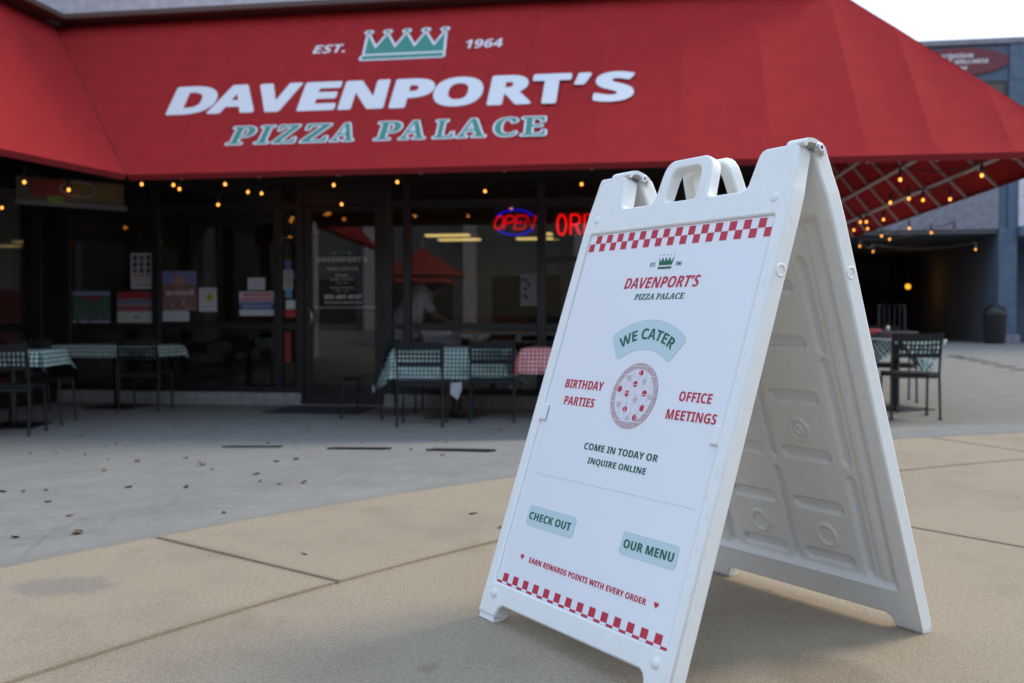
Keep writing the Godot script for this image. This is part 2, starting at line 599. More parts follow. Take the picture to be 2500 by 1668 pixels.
func drain(a: Vector2, b: Vector2, w: float, label: String, group: String) -> void:
	var t := thing("drain_slot", label, "drain", at(a.x, 0, a.y), group)
	var n := (b - a).orthogonal().normalized() * w * 0.5
	var st := mk()
	var fr := mk()
	var fr2 := mk()
	for k in 6:
		var p := a.lerp(b, k / 6.0); var q := a.lerp(b, (k + 1) / 6.0)
		var o := Vector3(a.x, 0, a.y)
		var c := []
		for v in [p - n, q - n, q + n, p + n]: c.append(Vector3(v.x, ground(v.x, v.y) + 0.006, v.y) - o)
		quad(st, c[3], c[2], c[1], c[0])
		tube(fr, [c[0], c[1]], 0.007, 5, false)
		tube(fr2, [c[3], c[2]], 0.007, 5, false)
	part("slot", done(st), M.dark, t)
	part("edge_bar", done(fr), M.blackmetal, t)
	part("edge_bar", done(fr2), M.blackmetal, t)

# ---------------------------------------------------------------- the restaurant
const WALL_L := -3.81
const WALL_R := 5.65
func restaurant() -> void:
	var t := thing("restaurant_building", "restaurant with dark glass shop front under the big red awning", "building", FT)
	var st := mk()
	# upper wall above the awning and return walls
	box(st, Vector3(WALL_L - 0.3, 4.475, -0.25), Vector3(WALL_R, 7.2, 0.12))
	box(st, Vector3(WALL_L - 0.3, 4.475, 0.12), Vector3(WALL_L + 0.15, 7.2, 9.0))
	box(st, Vector3(WALL_R - 0.3, -0.6, -12.0), Vector3(WALL_R, 7.2, -0.26))
	part("wall", done(st), M.stucco, t)
	st = mk()
	box(st, Vector3(WALL_L + 0.15, 4.40, 0.0), Vector3(WALL_R, 4.472, 0.30), 0.012)
	box(st, Vector3(WALL_L - 0.1, 4.40, 0.302), Vector3(WALL_L + 0.33, 4.472, 9.0), 0.012)
	part("trim", done(st), M.trim, t)
	# dark header wall behind the awning, above the glass
	part("header", bx(Vector3(WALL_L + 0.002, 2.34, -0.10), Vector3(WALL_R, 4.40, -0.005)), M.frame, t)
	part("roof", bx(Vector3(WALL_L + 0.151, 7.201, -12.3), Vector3(WALL_R, 7.3, 0.15)), M.stucco, t)
	part("corner_post", bx(Vector3(WALL_L - 0.32, -0.6, -0.12), Vector3(WALL_L + 0.001, 4.42, 0.029)), M.frame, t)
	# kerb under the glass
	for s in [[WALL_L, -0.53], [0.53, WALL_R]]:
		part("kerb", bx(Vector3(s[0], -0.6, -0.10), Vector3(s[1], -0.22, 0.06), 0.012), M.kerb, t)
	part("threshold", bx(Vector3(-0.529, -0.6, -0.12), Vector3(0.529, -0.352, 0.10), 0.006), M.alu, t)
	# mullions and rails
	var mull := [[-3.81, -3.62], [-2.50, -2.39], [-0.88, -0.78], [-0.60, -0.50], [0.50, 0.62], [0.76, 0.85], [2.39, 2.49], [4.03, 4.13], [5.53, 5.65]]
	for m in mull:
		part("mullion", bx(Vector3(m[0], -0.215 if absf(m[0]) > 0.7 else -0.35, -0.08), Vector3(m[1], 2.338, 0.03), 0.006), M.frame, t)
	var gaps := [[-3.62, -2.50], [-2.39, -0.88], [-0.78, -0.60], [0.62, 0.76], [0.85, 2.39], [2.49, 4.03], [4.13, 5.53]]
	for g in gaps:
		for y in [[-0.219, -0.14], [0.56, 0.64], [2.02, 2.12]]:
			if y[0] > 0.5 and y[0] < 1.0 and g[0] < -2.0 and g[1] < -0.8: pass
			part("rail", bx(Vector3(g[0] + 0.001, y[0], -0.06), Vector3(g[1] - 0.001, y[1], 0.012), 0.004), M.frame, t)
		for y in [[-0.14, 0.56], [0.64, 2.02], [2.12, 2.335]]:
			part("pane", bx(Vector3(g[0] + 0.002, y[0] + 0.002, -0.028), Vector3(g[1] - 0.002, y[1] - 0.002, -0.022)), M.glass, t)
	part("rail", bx(Vector3(2.491, 1.36, -0.06), Vector3(4.029, 1.42, 0.011), 0.004), M.frame, t)
	part("transom", bx(Vector3(-0.499, 2.07, -0.06), Vector3(0.499, 2.338, 0.012), 0.004), M.frame, t)
	# door
	st = mk()
	box(st, Vector3(-0.495, -0.345, -0.05), Vector3(-0.40, 2.06, 0.0), 0.004)
	box(st, Vector3(0.40, -0.345, -0.05), Vector3(0.495, 2.06, 0.0), 0.004)
	box(st, Vector3(-0.399, 2.00, -0.048), Vector3(0.399, 2.06, -0.002), 0.003)
	box(st, Vector3(-0.399, -0.345, -0.048), Vector3(0.399, -0.22, -0.002), 0.003)
	var door := part("door", done(st), M.frame, t)
	part("pane", bx(Vector3(-0.398, -0.218, -0.028), Vector3(0.398, 1.998, -0.022)), M.glass, door)
	part("push_bar", bx(Vector3(-0.385, 0.815, -0.075), Vector3(0.39, 0.845, -0.05), 0.008), M.alu, door)
	st = mk()
	var arc := []
	for k in 9:
		var a := PI * k / 8.0
		arc.append(Vector3(-0.45 + 0.045 * sin(a) * 1.6, 0.705 + 0.12 * cos(a), 0.012 + 0.05 * sin(a)))
	tube(st, arc, 0.011, 8)
	part("handle", done(st), M.alu, door)
	part("lock_plate", bx(Vector3(0.37, -0.20, 0.001), Vector3(0.395, -0.12, 0.006), 0.002), M.paper, door)
	# door lettering
	var dl := [["DAVENPORT'S", bold, -0.33, 0.30, 1.385, 1.445, "print_white"], ["PIZZA PALACE", serif, -0.21, 0.19, 1.285, 1.32, "print_white"], ["Hours", regular, -0.10, 0.06, 1.205, 1.24, "print_white"], ["Sunday - Thursday", regular, -0.17, 0.13, 1.155, 1.185, "print_white"], ["11am - 9pm", regular, -0.10, 0.06, 1.115, 1.14, "print_white"], ["Friday & Saturday", regular, -0.17, 0.13, 1.055, 1.085, "print_white"], ["11am - 10pm", regular, -0.11, 0.07, 1.015, 1.04, "print_white"], ["205-407-4747", bold, -0.25, 0.23, 0.935, 0.985, "print_white"], ["DavenportsPizza.com", bold, -0.24, 0.23, 0.875, 0.905, "print_white"], ["EST.", bold, -0.14, -0.09, 1.485, 1.505, "print_white"], ["1964", bold, 0.05, 0.10, 1.485, 1.505, "print_white"]]
	for d in dl:
		put("lettering", flat_words(d[0], d[1], Vector2(d[2], d[4]), Vector2(d[3], d[5]), -0.0215), M[d[6]], door)
	st = mk()
	prism(st, crown_outline(0.0), -0.0215, -0.021, Transform3D(Basis.from_scale(Vector3(0.13, 0.10, 1)), Vector3(-0.085, 1.465, 0)))
	part("crown_decal", done(st), M.print_green, door)
	# inside: floor, ceiling, walls with thickness, a lower red wainscot
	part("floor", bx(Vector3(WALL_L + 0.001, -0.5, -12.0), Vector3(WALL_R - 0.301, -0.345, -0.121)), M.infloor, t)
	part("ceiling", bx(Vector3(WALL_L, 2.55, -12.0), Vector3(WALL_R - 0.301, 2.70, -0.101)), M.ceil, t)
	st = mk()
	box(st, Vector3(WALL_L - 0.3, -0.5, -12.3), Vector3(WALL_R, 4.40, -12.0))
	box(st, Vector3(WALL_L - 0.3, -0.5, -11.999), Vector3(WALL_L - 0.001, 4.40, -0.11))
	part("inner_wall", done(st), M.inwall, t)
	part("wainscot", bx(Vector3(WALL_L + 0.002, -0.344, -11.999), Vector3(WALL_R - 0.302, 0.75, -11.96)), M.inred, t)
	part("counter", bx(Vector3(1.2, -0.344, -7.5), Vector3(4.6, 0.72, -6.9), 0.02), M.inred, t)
	# the left wing that comes forward: its windows face right
	st = mk()
	box(st, Vector3(WALL_L - 0.25, 2.30, 0.0295), Vector3(WALL_L - 0.02, 4.40, 9.0))
	box(st, Vector3(WALL_L - 0.25, -0.6, 0.03), Vector3(WALL_L, 2.299, 0.34), 0.005)
	box(st, Vector3(WALL_L - 0.25, -0.6, 0.341), Vector3(WALL_L, -0.20, 9.0), 0.005)
	box(st, Vector3(WALL_L - 0.20, 0.55, 0.341), Vector3(WALL_L - 0.05, 0.64, 9.0), 0.005)
	for k in 5: box(st, Vector3(WALL_L - 0.21, -0.199, 1.9 + 1.6 * k), Vector3(WALL_L - 0.02, 2.299, 2.0 + 1.6 * k), 0.004)
	part("wing_frame", done(st), M.frame, t)
	for k in 5:
		var z0 := 0.342 if k == 0 else 0.401 + 1.6 * k
		for y in [[-0.199, 0.549], [0.641, 2.298]]:
			part("pane", bx(Vector3(WALL_L - 0.13, y[0], z0), Vector3(WALL_L - 0.122, y[1], 1.899 + 1.6 * k)), M.glass, t)
	st = mk()
	box(st, Vector3(WALL_L - 5.0, -0.6, -0.3), Vector3(WALL_L - 4.7, 7.2, 9.3))
	box(st, Vector3(WALL_L - 4.7, -0.6, 9.001), Vector3(WALL_L, 7.2, 9.3))
	box(st, Vector3(WALL_L - 4.7, -0.6, -0.3), Vector3(WALL_L - 0.301, 7.2, -0.05))
	part("wing_wall", done(st), M.stucco, t)
	part("wing_roof", bx(Vector3(WALL_L - 5.0, 7.201, -0.3), Vector3(WALL_L + 0.15, 7.3, 9.3)), M.stucco, t)
	part("wing_blind", bx(Vector3(WALL_L - 0.30, 1.05, 0.36), Vector3(WALL_L - 0.27, 2.29, 8.5)), mat(srgb(0.24, 0.27, 0.25), 0.9), t)
	part("wing_panel", bx(Vector3(WALL_L - 0.30, -0.3, 0.36), Vector3(WALL_L - 0.27, 1.049, 8.5)), mat(srgb(0.16, 0.02, 0.02), 0.8), t)

func crown_outline(grow: float) -> PackedVector2Array:
	# unit crown: x 0..1, y 0..1, five points with small gaps, as on the sign
	var p := PackedVector2Array([Vector2(0.0, 0.28), Vector2(0.0, 0.82)])
	for k in 4:
		p.append(Vector2(0.125 + 0.25 * k, 0.42))
		p.append(Vector2(0.25 + 0.25 * k, 0.82))
	p.append(Vector2(1.0, 0.28))
	return p

# ---------------------------------------------------------------- the awning
const EDGE_Y := 2.105
const TOP_Y := 4.42
const OUT := 2.6
const HIP_S := 7.45

# fabric between four corners (top-left, top-right, bottom-right, bottom-left), sagging a little between its seams
var wrinkle := FastNoiseLite.new()
func fabric(a: Vector3, b: Vector3, c: Vector3, d: Vector3, sag: float, n: Vector3, nx := 14, ny := 30, rough := 0.006) -> SurfaceTool:
	var st := SurfaceTool.new()
	st.begin(Mesh.PRIMITIVE_TRIANGLES)
	st.set_smooth_group(0)
	var p := []
	for j in ny + 1:
		for i in nx + 1:
			var u := float(i) / nx; var v := float(j) / ny
			var q := a.lerp(b, u).lerp(d.lerp(c, u), v)
			q -= n * (rough * (1.0 + wrinkle.get_noise_3dv(q * Vector3(1.0, 1.0, 1.0))) * minf(1.0, 8.0 * v * (1.0 - v)))
			q -= n * sag * 4.0 * u * (1.0 - u) * (0.25 + 3.0 * v * (1.0 - v))
			p.append(q)
	for j in ny:
		for i in nx:
			var k := j * (nx + 1) + i
			quad(st, p[k], p[k + nx + 1], p[k + nx + 2], p[k + 1])
	st.generate_normals()
	return st

func awning() -> void:
	var t := thing("awning", "big red fabric awning with white and green pizza lettering", "awning", FT)
	wrinkle.seed = 3
	wrinkle.frequency = 1.1
	wrinkle.fractal_octaves = 3
	var slope := Vector3(0, -(TOP_Y - EDGE_Y), OUT)
	var L := slope.length()
	var n := Vector3(0, OUT, TOP_Y - EDGE_Y).normalized()
	var seams := [WALL_L]
	for k in 11: seams.append(WALL_R - 0.80 * (11 - k))
	seams.append_array([WALL_R, 6.22, 6.84, HIP_S])
	# front slope: the strip of cloth between two seams, cut by the valley on the left and the hip on the right
	var top := func(s: float) -> Vector3:
		var f := 0.0
		if s < -1.30 + 0.0 and false: f = 0.0
		if s > WALL_R: f = (s - WALL_R) / (HIP_S - WALL_R)
		return Vector3(s, lerpf(TOP_Y, EDGE_Y, f), lerpf(0.02, OUT, f))
	var low := func(s: float) -> Vector3:
		var f := 1.0
		if s < -1.30: f = (s - WALL_L) / (-1.30 - WALL_L)
		return Vector3(s, lerpf(TOP_Y, EDGE_Y, f), lerpf(0.02, OUT, f))
	for k in seams.size() - 1:
		var cuts := [seams[k], seams[k + 1]]
		if cuts[0] < -1.30 and cuts[1] > -1.30: cuts = [cuts[0], -1.30, cuts[1]]
		if cuts[0] < WALL_R and cuts[-1] > WALL_R: cuts = [cuts[0], WALL_R, cuts[-1]]
		for j in cuts.size() - 1:
			var s0: float = cuts[j]; var s1: float = cuts[j + 1]
			var sag: float = rng.randf_range(0.014, 0.026) * (1.0 if k > 7 else 0.0)
			if cuts.size() > 2: sag *= 0.4
			part("fabric_panel", fabric(top.call(s0), top.call(s1), low.call(s1), low.call(s0), sag, n, 14, 30, 0.005 if k > 7 else 0.0015), M.red, t)
	# left wing slope and right side slope
	var wing := func(z: float, lowest: bool) -> Vector3:
		return Vector3(-1.30 - 0.13 * (z - OUT), EDGE_Y, z) if lowest else Vector3(WALL_L + 0.02, TOP_Y, z)
	var wn := Vector3(0.68, 0.73, 0.0)
	part("fabric_panel", fabric(wing.call(0.02, false), wing.call(0.021, false), wing.call(OUT, true), wing.call(OUT - 0.001, true), 0.0, wn), M.red, t)
	var zs := [0.02, 1.15, 2.2, 3.1, 4.0, 4.9, 5.8, 6.7, 7.6]
	for k in zs.size() - 1:
		var z0: float = zs[k]; var z1: float = zs[k + 1]
		var w0: float = lerpf(OUT, 7.6, k / 8.0); var w1: float = lerpf(OUT, 7.6, (k + 1) / 8.0)
		part("fabric_panel", fabric(wing.call(z1, false), wing.call(z0, false), wing.call(w0, true), wing.call(w1, true), rng.randf_range(0.02, 0.04), wn), M.red, t)
	# valley seam
	var st := mk()
	tube(st, [wing.call(0.02, false) + n * 0.004, wing.call(OUT, true) + n * 0.004], 0.008, 6, false)
	part("valley_seam", done(st), M.hem, t)
	# right side slope
	var side := func(z: float, lowest: bool) -> Vector3:
		return Vector3(HIP_S + 0.055 * (z - OUT), EDGE_Y, z) if lowest else Vector3(WALL_R + 0.03 * z, TOP_Y, z)
	var sn := Vector3(0.79, 0.61, 0.0)
	var zz := []
	for k in 15: zz.append(0.02 - 0.82 * k)
	part("fabric_panel", fabric(side.call(0.02, false), side.call(0.0, false), side.call(1.5, true), side.call(OUT, true), 0.0, sn), M.red, t)
	for k in 14:
		var w0: float = lerpf(1.5, zz[14], k / 14.0); var w1: float = lerpf(1.5, zz[14], (k + 1) / 14.0)
		part("fabric_panel", fabric(side.call(zz[k], false), side.call(zz[k + 1], false), side.call(w1, true), side.call(w0, true), 0.02, sn), M.red, t)
	# hem: the folded bottom band
	st = mk()
	quadband(st, [Vector3(-1.30, EDGE_Y, OUT), Vector3(HIP_S, EDGE_Y, OUT)], 0.05, Vector3(0, 0, -1))
	part("hem", done(st), M.hem, t)
	st = mk()
	quadband(st, [wing.call(7.6, true), wing.call(OUT, true)], 0.05, Vector3(-1, 0, 0))
	part("hem", done(st), M.hem, t)
	st = mk()
	quadband(st, [side.call(OUT, true), side.call(zz[14], true)], 0.05, Vector3(-1, 0, 0))
	part("hem", done(st), M.hem, t)
	# steel frame under the cloth
	for s in seams:
		if s < -1.2 or s > 7.0: continue
		var a: Vector3 = top.call(s) - n * 0.06; var b: Vector3 = low.call(s) - n * 0.06
		st = mk(); tube(st, [a, b], 0.017, 8)
		part("rafter", done(st), M.steel, t)
	for f in [0.12, 0.25, 0.38, 0.51, 0.64, 0.77, 0.90]:
		var p: Vector3 = Vector3(0, TOP_Y, 0.02).lerp(Vector3(0, EDGE_Y, OUT), f) - n * 0.10
		st = mk(); tube(st, [Vector3(WALL_L + 2.5 * f, p.y, p.z), Vector3(lerpf(WALL_R, HIP_S, f) - 0.08, p.y, p.z)], 0.026, 8)
		part("purlin", done(st), M.steel, t)
		var p0: Vector3 = side.call(0.02, false).lerp(side.call(OUT, true), f) - sn * 0.10
		var p1: Vector3 = side.call(zz[14], false).lerp(side.call(zz[14], true), f) - sn * 0.10
		st = mk(); tube(st, [p0, p1], 0.022, 8)
		part("purlin", done(st), M.steel, t)
	for k in 15:
		var w0: float = lerpf(1.5, zz[14], k / 14.0)
		st = mk(); tube(st, [side.call(zz[k], false) - sn * 0.06, side.call(w0, true) - sn * 0.06], 0.017, 8)
		part("rafter", done(st), M.steel, t)
	st = mk(); tube(st, [Vector3(WALL_R, TOP_Y - 0.10, 0.0), Vector3(HIP_S - 0.10, EDGE_Y + 0.0, OUT - 0.10)], 0.026, 8)
	part("hip_bar", done(st), M.steel, t)
	st = mk()
	tube(st, [Vector3(-1.30, EDGE_Y + 0.0, OUT - 0.10), Vector3(HIP_S - 0.10, EDGE_Y + 0.0, OUT - 0.10)], 0.018, 8)
	part("edge_bar", done(st), M.steel, t)
	# ---- the print on the front slope: coordinates (s, v down the slope)
	var o := Vector3(0, TOP_Y, 0.02)
	var dn := (Vector3(0, EDGE_Y - TOP_Y, OUT - 0.02)).normalized()
	var onto := func(s: float, v: float, h: float) -> Vector3: return o + Vector3(s, 0, 0) + dn * v + n * h
	var caps := [["D", -1.39, -0.87], ["A", -0.92, -0.39], ["V", -0.43, 0.06], ["E", 0.09, 0.50], ["N", 0.54, 1.03], ["P", 1.09, 1.53], ["O", 1.53, 2.05], ["R", 2.12, 2.57], ["T", 2.55, 2.95], ["\u2019", 2.98, 3.15], ["S", 3.19, 3.59]]
	for c in caps:
		var f: float = (c[1] + 1.35) / 4.96
		var lean := lerpf(-0.14, 0.02, f)
		var r := 0.022
		var v0 := lerpf(2.35, 2.40, f) - r; var v1 := lerpf(1.75, 1.80, f) + r
		if c[0] == "\u2019": v0 = v1 + 0.20
		letter(t, "letter", c[0], bold, c[1] + r, c[2] - r, v0, v1, lean, onto, M.print_white, r, 0.0015)
	for c in [["P", -0.46, -0.19], ["I", -0.16, 0.0], ["Z", 0.03, 0.27], ["Z", 0.32, 0.60], ["A", 0.63, 0.88], ["P", 1.08, 1.34], ["A", 1.33, 1.60], ["L", 1.67, 1.88], ["A", 1.90, 2.20], ["C", 2.26, 2.50], ["E", 2.53, 2.78]]:
		letter(t, "letter_outline", c[0], serif, c[1] + 0.012, c[2] - 0.012, 2.97, 2.64, -0.05, onto, M.print_white, 0.019, 0.0015)
		letter(t, "letter", c[0], serif, c[1] + 0.012, c[2] - 0.012, 2.97, 2.64, -0.05, onto, M.print_green, 0.0, 0.0040)
	put("lettering", words("EST.", bold, func(u, v, w): return onto.call(lerpf(-0.06, 0.32, u), lerpf(1.10, 0.90, v), 0.0015 + 0.0006 * w)), M.print_white, t)
	put("lettering", words("1964", bold, func(u, v, w): return onto.call(lerpf(1.70, 2.12, u), lerpf(1.14, 0.94, v), 0.0015 + 0.0006 * w)), M.print_white, t)
	# crown emblem: white outline, green body and base bar, five ringed points
	var map := func(q: Vector2) -> Vector2: return Vector2(lerpf(0.50, 1.40, q.x) + 0.09 * (1.0 - q.y), lerpf(1.31, 0.62, q.y))
	var xf := Transform3D(Basis(Vector3.RIGHT, -dn, n), o)
	var body := PackedVector2Array([Vector2(0.0, 0.20), Vector2(0.0, 0.86)])
	for k in 4:
		body.append(Vector2(0.125 + 0.25 * k, 0.38)); body.append(Vector2(0.25 + 0.25 * k, 0.86))
	body.append(Vector2(1.0, 0.20))
	var bar := PackedVector2Array([Vector2(-0.03, 0.02), Vector2(-0.02, 0.14), Vector2(1.0, 0.14), Vector2(1.0, 0.02)])
	var flip := func(pl: PackedVector2Array) -> PackedVector2Array:
		var r := PackedVector2Array()
		for q in pl:
			var m: Vector2 = map.call(q)
			r.append(Vector2(m.x, -m.y))
		return r
	var wh := mk(); var gr := mk()
	for g in Geometry2D.offset_polygon(flip.call(body), 0.028, Geometry2D.JOIN_ROUND): prism(wh, g, 0.001, 0.0020, xf)
	for g in Geometry2D.offset_polygon(flip.call(bar), 0.028, Geometry2D.JOIN_ROUND): prism(wh, g, 0.001, 0.0023, xf)
	prism(gr, flip.call(body), 0.0020, 0.0030, xf)
	prism(gr, flip.call(bar), 0.0022, 0.0033, xf)
	for k in 5:
		var c: Vector2 = map.call(Vector2(0.25 * k, 0.97))
		prism(wh, disc(0.058, 18, Vector2(c.x, -c.y)), 0.001, 0.0026, xf)
		prism(gr, disc(0.030, 16, Vector2(c.x, -c.y)), 0.0026, 0.0036, xf)
	part("crown_outline", done(wh), M.print_white, t)
	part("crown_emblem", done(gr), M.print_green, t)

# one printed capital on the slope; r > 0 fattens it with rounded corners
func letter(t: Node3D, called: String, ch: String, font: Font, s0: float, s1: float, v0: float, v1: float, lean: float, onto: Callable, m: Material, r: float, h: float) -> void:
	var sum := mk()
	var n := 12 if r > 0.0 else 1
	for k in n:
		var off := Vector2.from_angle(TAU * k / n) * r
		sum.append_from(words(ch, font, func(u, v, w): return onto.call(lerpf(s0, s1, u) + off.x + (v - 0.5) * lean * (v0 - v1), lerpf(v0, v1, v) + off.y, h + 0.00012 * k + 0.0004 * w)), 0, Transform3D.IDENTITY)
	part(called, sum, m, t)

func quadband(st: SurfaceTool, path: Array, h: float, inward: Vector3) -> void:
	for k in path.size() - 1:
		var a: Vector3 = path[k]; var b: Vector3 = path[k + 1]
		var dn := Vector3(0, -h, 0) + inward * h * 0.75; var i := inward * 0.012
		quad(st, a, a + dn, b + dn, b)
		quad(st, b + i, b + i + dn, a + i + dn, a + i)
		quad(st, a + dn, a + dn + i, b + dn + i, b + dn)

# ---------------------------------------------------------------- far buildings
func far_buildings() -> void:
	var F := FT * Transform3D(Basis.IDENTITY, Vector3(0, 0, -17.5))
	var t := thing("plaza_building", "blue-grey building with an oval red shop sign beyond the awning", "building", F)
	var st := mk()
	box(st, Vector3(3.8, 3.14, -14.3), Vector3(12.87, 8.15, 0.0))
	part("wall", done(st), M.blue, t)
	part("lower_band", bx(Vector3(6.0, 3.13, 0.001), Vector3(12.64, 4.45, 0.05)), M.lilac, t)
	part("parapet_cap", bx(Vector3(5.9, 8.15, -8.0), Vector3(20.0, 8.31, 0.12), 0.02), M.lilac, t)
	st = mk()
	box(st, Vector3(12.65, 0.24, -1.0), Vector3(13.12, 3.139, 0.08), 0.01)
	box(st, Vector3(12.88, 3.14, -8.0), Vector3(20.0, 8.149, 0.06))
	part("pier", done(st), M.blue, t)
	part("plinth", bx(Vector3(12.60, -0.1, -1.0), Vector3(13.2, 0.239, 0.14), 0.01), M.lilac, t)
	part("side_panel", bx(Vector3(13.14, 3.19, 0.061), Vector3(20.0, 5.3, 0.12)), M.stucco, t)
	part("soffit", bx(Vector3(13.13, 2.92, -3.0), Vector3(20.0, 3.18, 0.30)), M.blue, t)
	part("wall", bx(Vector3(13.13, -0.1, -3.2), Vector3(20.0, 2.919, -3.0)), M.blue, t)
	for y in [[7.16, 7.18]]:
		part("joint", bx(Vector3(12.9, y[0], 0.061), Vector3(20.0, y[1], 0.066)), M.dark, t)
	var win := part("window", bx(Vector3(10.6, 5.4, 0.001), Vector3(12.84, 7.17, 0.03)), M.frame, t)
	part("pane", bx(Vector3(10.7, 5.5, 0.031), Vector3(12.74, 7.07, 0.036)), mat(srgb(0.03, 0.028, 0.022), 0.1), win)
	# the covered passage
	part("passage_wall", bx(Vector3(3.8, -0.1, -14.3), Vector3(13.1, 3.135, -14.0)), M.passage, t)
	part("passage_side", bx(Vector3(12.661, -0.1, -13.999), Vector3(12.9, 3.13, -1.01)), M.passage, t)
	part("passage_ceiling", bx(Vector3(4.0, 3.02, -13.999), Vector3(12.64, 3.129, -0.01)), M.passage, t)
	part("passage_side", bx(Vector3(3.8, -0.1, -13.999), Vector3(4.0, 3.13, 0.0)), M.passage, t)
	part("door", bx(Vector3(11.45, 0.03, -13.99), Vector3(12.3, 2.1, -13.94), 0.01), mat(srgb(0.035, 0.028, 0.018), 0.6), t)
	part("notice", bx(Vector3(12.63, 0.85, -5.2), Vector3(12.659, 1.25, -4.9)), M.inwall, t)
	# oval sign
	var o := thing("oval_sign", "dark red oval shop sign with pale script high on the blue-grey wall", "sign", F * at(11.56, 7.70, 0.05))
	st = mk(); prism(st, disc(1.30, 48, Vector2.ZERO, 0.285), -0.04, 0.05)
	part("board", done(st), mat(srgb(0.13, 0.018, 0.03), 0.6), o)
	for w in [["Prescription", serif, -1.05, 0.35, 0.06, 0.24, 0.3], ["& WELLNESS", bold, -0.28, 0.76, -0.06, 0.05, 0.0], ["Tree", serif, -0.20, 0.20, -0.24, -0.10, 0.3]]:
		put("lettering", flat_words(w[0], w[1], Vector2(w[2], w[4]), Vector2(w[3], w[5]), 0.052, 0.004, w[6]), M.print_white, o)
	# stair in the passage, with its railing
	var s := thing("stair", "dark outdoor stair with a steep stringer in the covered passage", "stairs", F * at(8.0, 0.0, -3.0))
	for k in 12:
		part("step", bx(Vector3(1.9 - 0.27 * (k + 1), 0.17 * k, -0.9), Vector3(1.9 - 0.27 * k, 0.17 * (k + 1), 0.0), 0.01), mat(srgb(0.03, 0.032, 0.036), 0.8), s)
	st = mk(); box(st, Vector3(-2.1, -0.14, 0.01), Vector3(2.1, 0.14, 0.06), 0.01, Transform3D(Basis(Vector3.BACK, -atan2(0.17, 0.27)), Vector3(0.2, 1.08, 0)))
	part("stringer", done(st), mat(srgb(0.06, 0.065, 0.075), 0.7), s)
	var rl := thing("railing", "grey metal guard rail at the foot of the dark stair", "railing", F * at(10.05, 0.03, -2.6))
	st = mk(); tube(st, [Vector3(0, 0, 0), Vector3(0, 1.05, 0), Vector3(0.75, 1.05, 0), Vector3(0.75, 0, 0)], 0.03, 6)
	part("rail", done(st), mat(srgb(0.12, 0.125, 0.13), 0.6), rl)
	for k in 4:
		st = mk(); tube(st, [Vector3(0.15 * (k + 1), 0.05, 0), Vector3(0.15 * (k + 1), 1.03, 0)], 0.014, 6)
		part("baluster", done(st), mat(srgb(0.10, 0.105, 0.11), 0.6), rl)
	# litter bin
	var b := thing("trash_bin", "black round litter bin with a domed lid beside the blue pier", "bin", F * at(12.43, 0.0, 0.55))
	st = mk(); lathe(st, [Vector2(0.0, 0.0), Vector2(0.24, 0.0), Vector2(0.27, 0.05), Vector2(0.29, 0.78), Vector2(0.30, 0.80), Vector2(0.27, 0.81)], 24)
	part("drum", done(st), M.black, b)
	st = mk(); lathe(st, [Vector2(0.30, 0.81), Vector2(0.30, 0.86), Vector2(0.25, 0.96), Vector2(0.12, 1.02), Vector2(0.10, 1.06), Vector2(0.0, 1.07)], 24)
	part("lid", done(st), M.blackmetal, b)
	# globe lamp deep in the passage
	var lp := thing("globe_lamp", "small warm globe lamp glowing deep in the dark passage", "lamp", F * at(11.72, 1.76, -6.5))
	var sp := SphereMesh.new(); sp.radius = 0.085; sp.height = 0.17; sp.radial_segments = 16; sp.rings = 8
	put("globe", sp, glow(Color(1.0, 0.66, 0.18), 1.1), lp)
	st = mk(); tube(st, [Vector3(0, 0.12, 0), Vector3(0, 1.26, 0)], 0.012, 6)
	part("stem", done(st), M.black, lp)
	lamp(lp, Vector3.ZERO, Color(1.0, 0.7, 0.3), 0.06, 0.1)
	for k in 2:
		var pl := thing("planter", ["low dark round planter at the foot of the railing", "dark planter nearer the white sign, left of the railing"][k], "planter", F * at(10.15 + 0.75 * k if k == 0 else 9.6, 0.0, -1.6), "planters in the passage")
		st = mk(); lathe(st, [Vector2(0.0, 0.0), Vector2(0.20, 0.0), Vector2(0.28, 0.42), Vector2(0.30, 0.45), Vector2(0.25, 0.45), Vector2(0.24, 0.38), Vector2(0.0, 0.38)], 20)
		part("pot", done(st), mat(srgb(0.03, 0.022, 0.02), 0.7), pl)
	# across the plaza, behind the camera: what the shop windows mirror
	var op := thing("opposite_building", "long grey shop block across the plaza, mirrored in the restaurant windows", "building", at(-6, 0, 26, 0.12))
	part("wall", bx(Vector3(-45, -0.5, 0), Vector3(45, 9.0, 6)), mat(srgb(0.17, 0.175, 0.17), 0.95), op)
	part("roof_edge", bx(Vector3(-45.2, 8.7, -0.5), Vector3(45.2, 9.2, 6.2), 0.03), M.lilac, op)
	for k in 14:
		part("pillar", bx(Vector3(-42 + 6.4 * k, -0.5, -0.6), Vector3(-41.5 + 6.4 * k, 8.69, -0.01)), M.stucco, op)
		var w := part("window", bx(Vector3(-40.5 + 6.4 * k, 0.4, -0.05), Vector3(-36.6 + 6.4 * k, 2.9, -0.001)), M.dark, op)
		part("pane", bx(Vector3(-40.4 + 6.4 * k, 0.5, -0.06), Vector3(-36.7 + 6.4 * k, 2.8, -0.051)), M.black, w)
	umbrella(Vector3(-6.45, 0, -0.05), 1.2, "orange patio umbrella standing left of the camera, mirrored in the shop window")
	umbrella(Vector3(-8.6, 0, 4.6), 1.2, "farther orange patio umbrella, mirrored in the shop window")

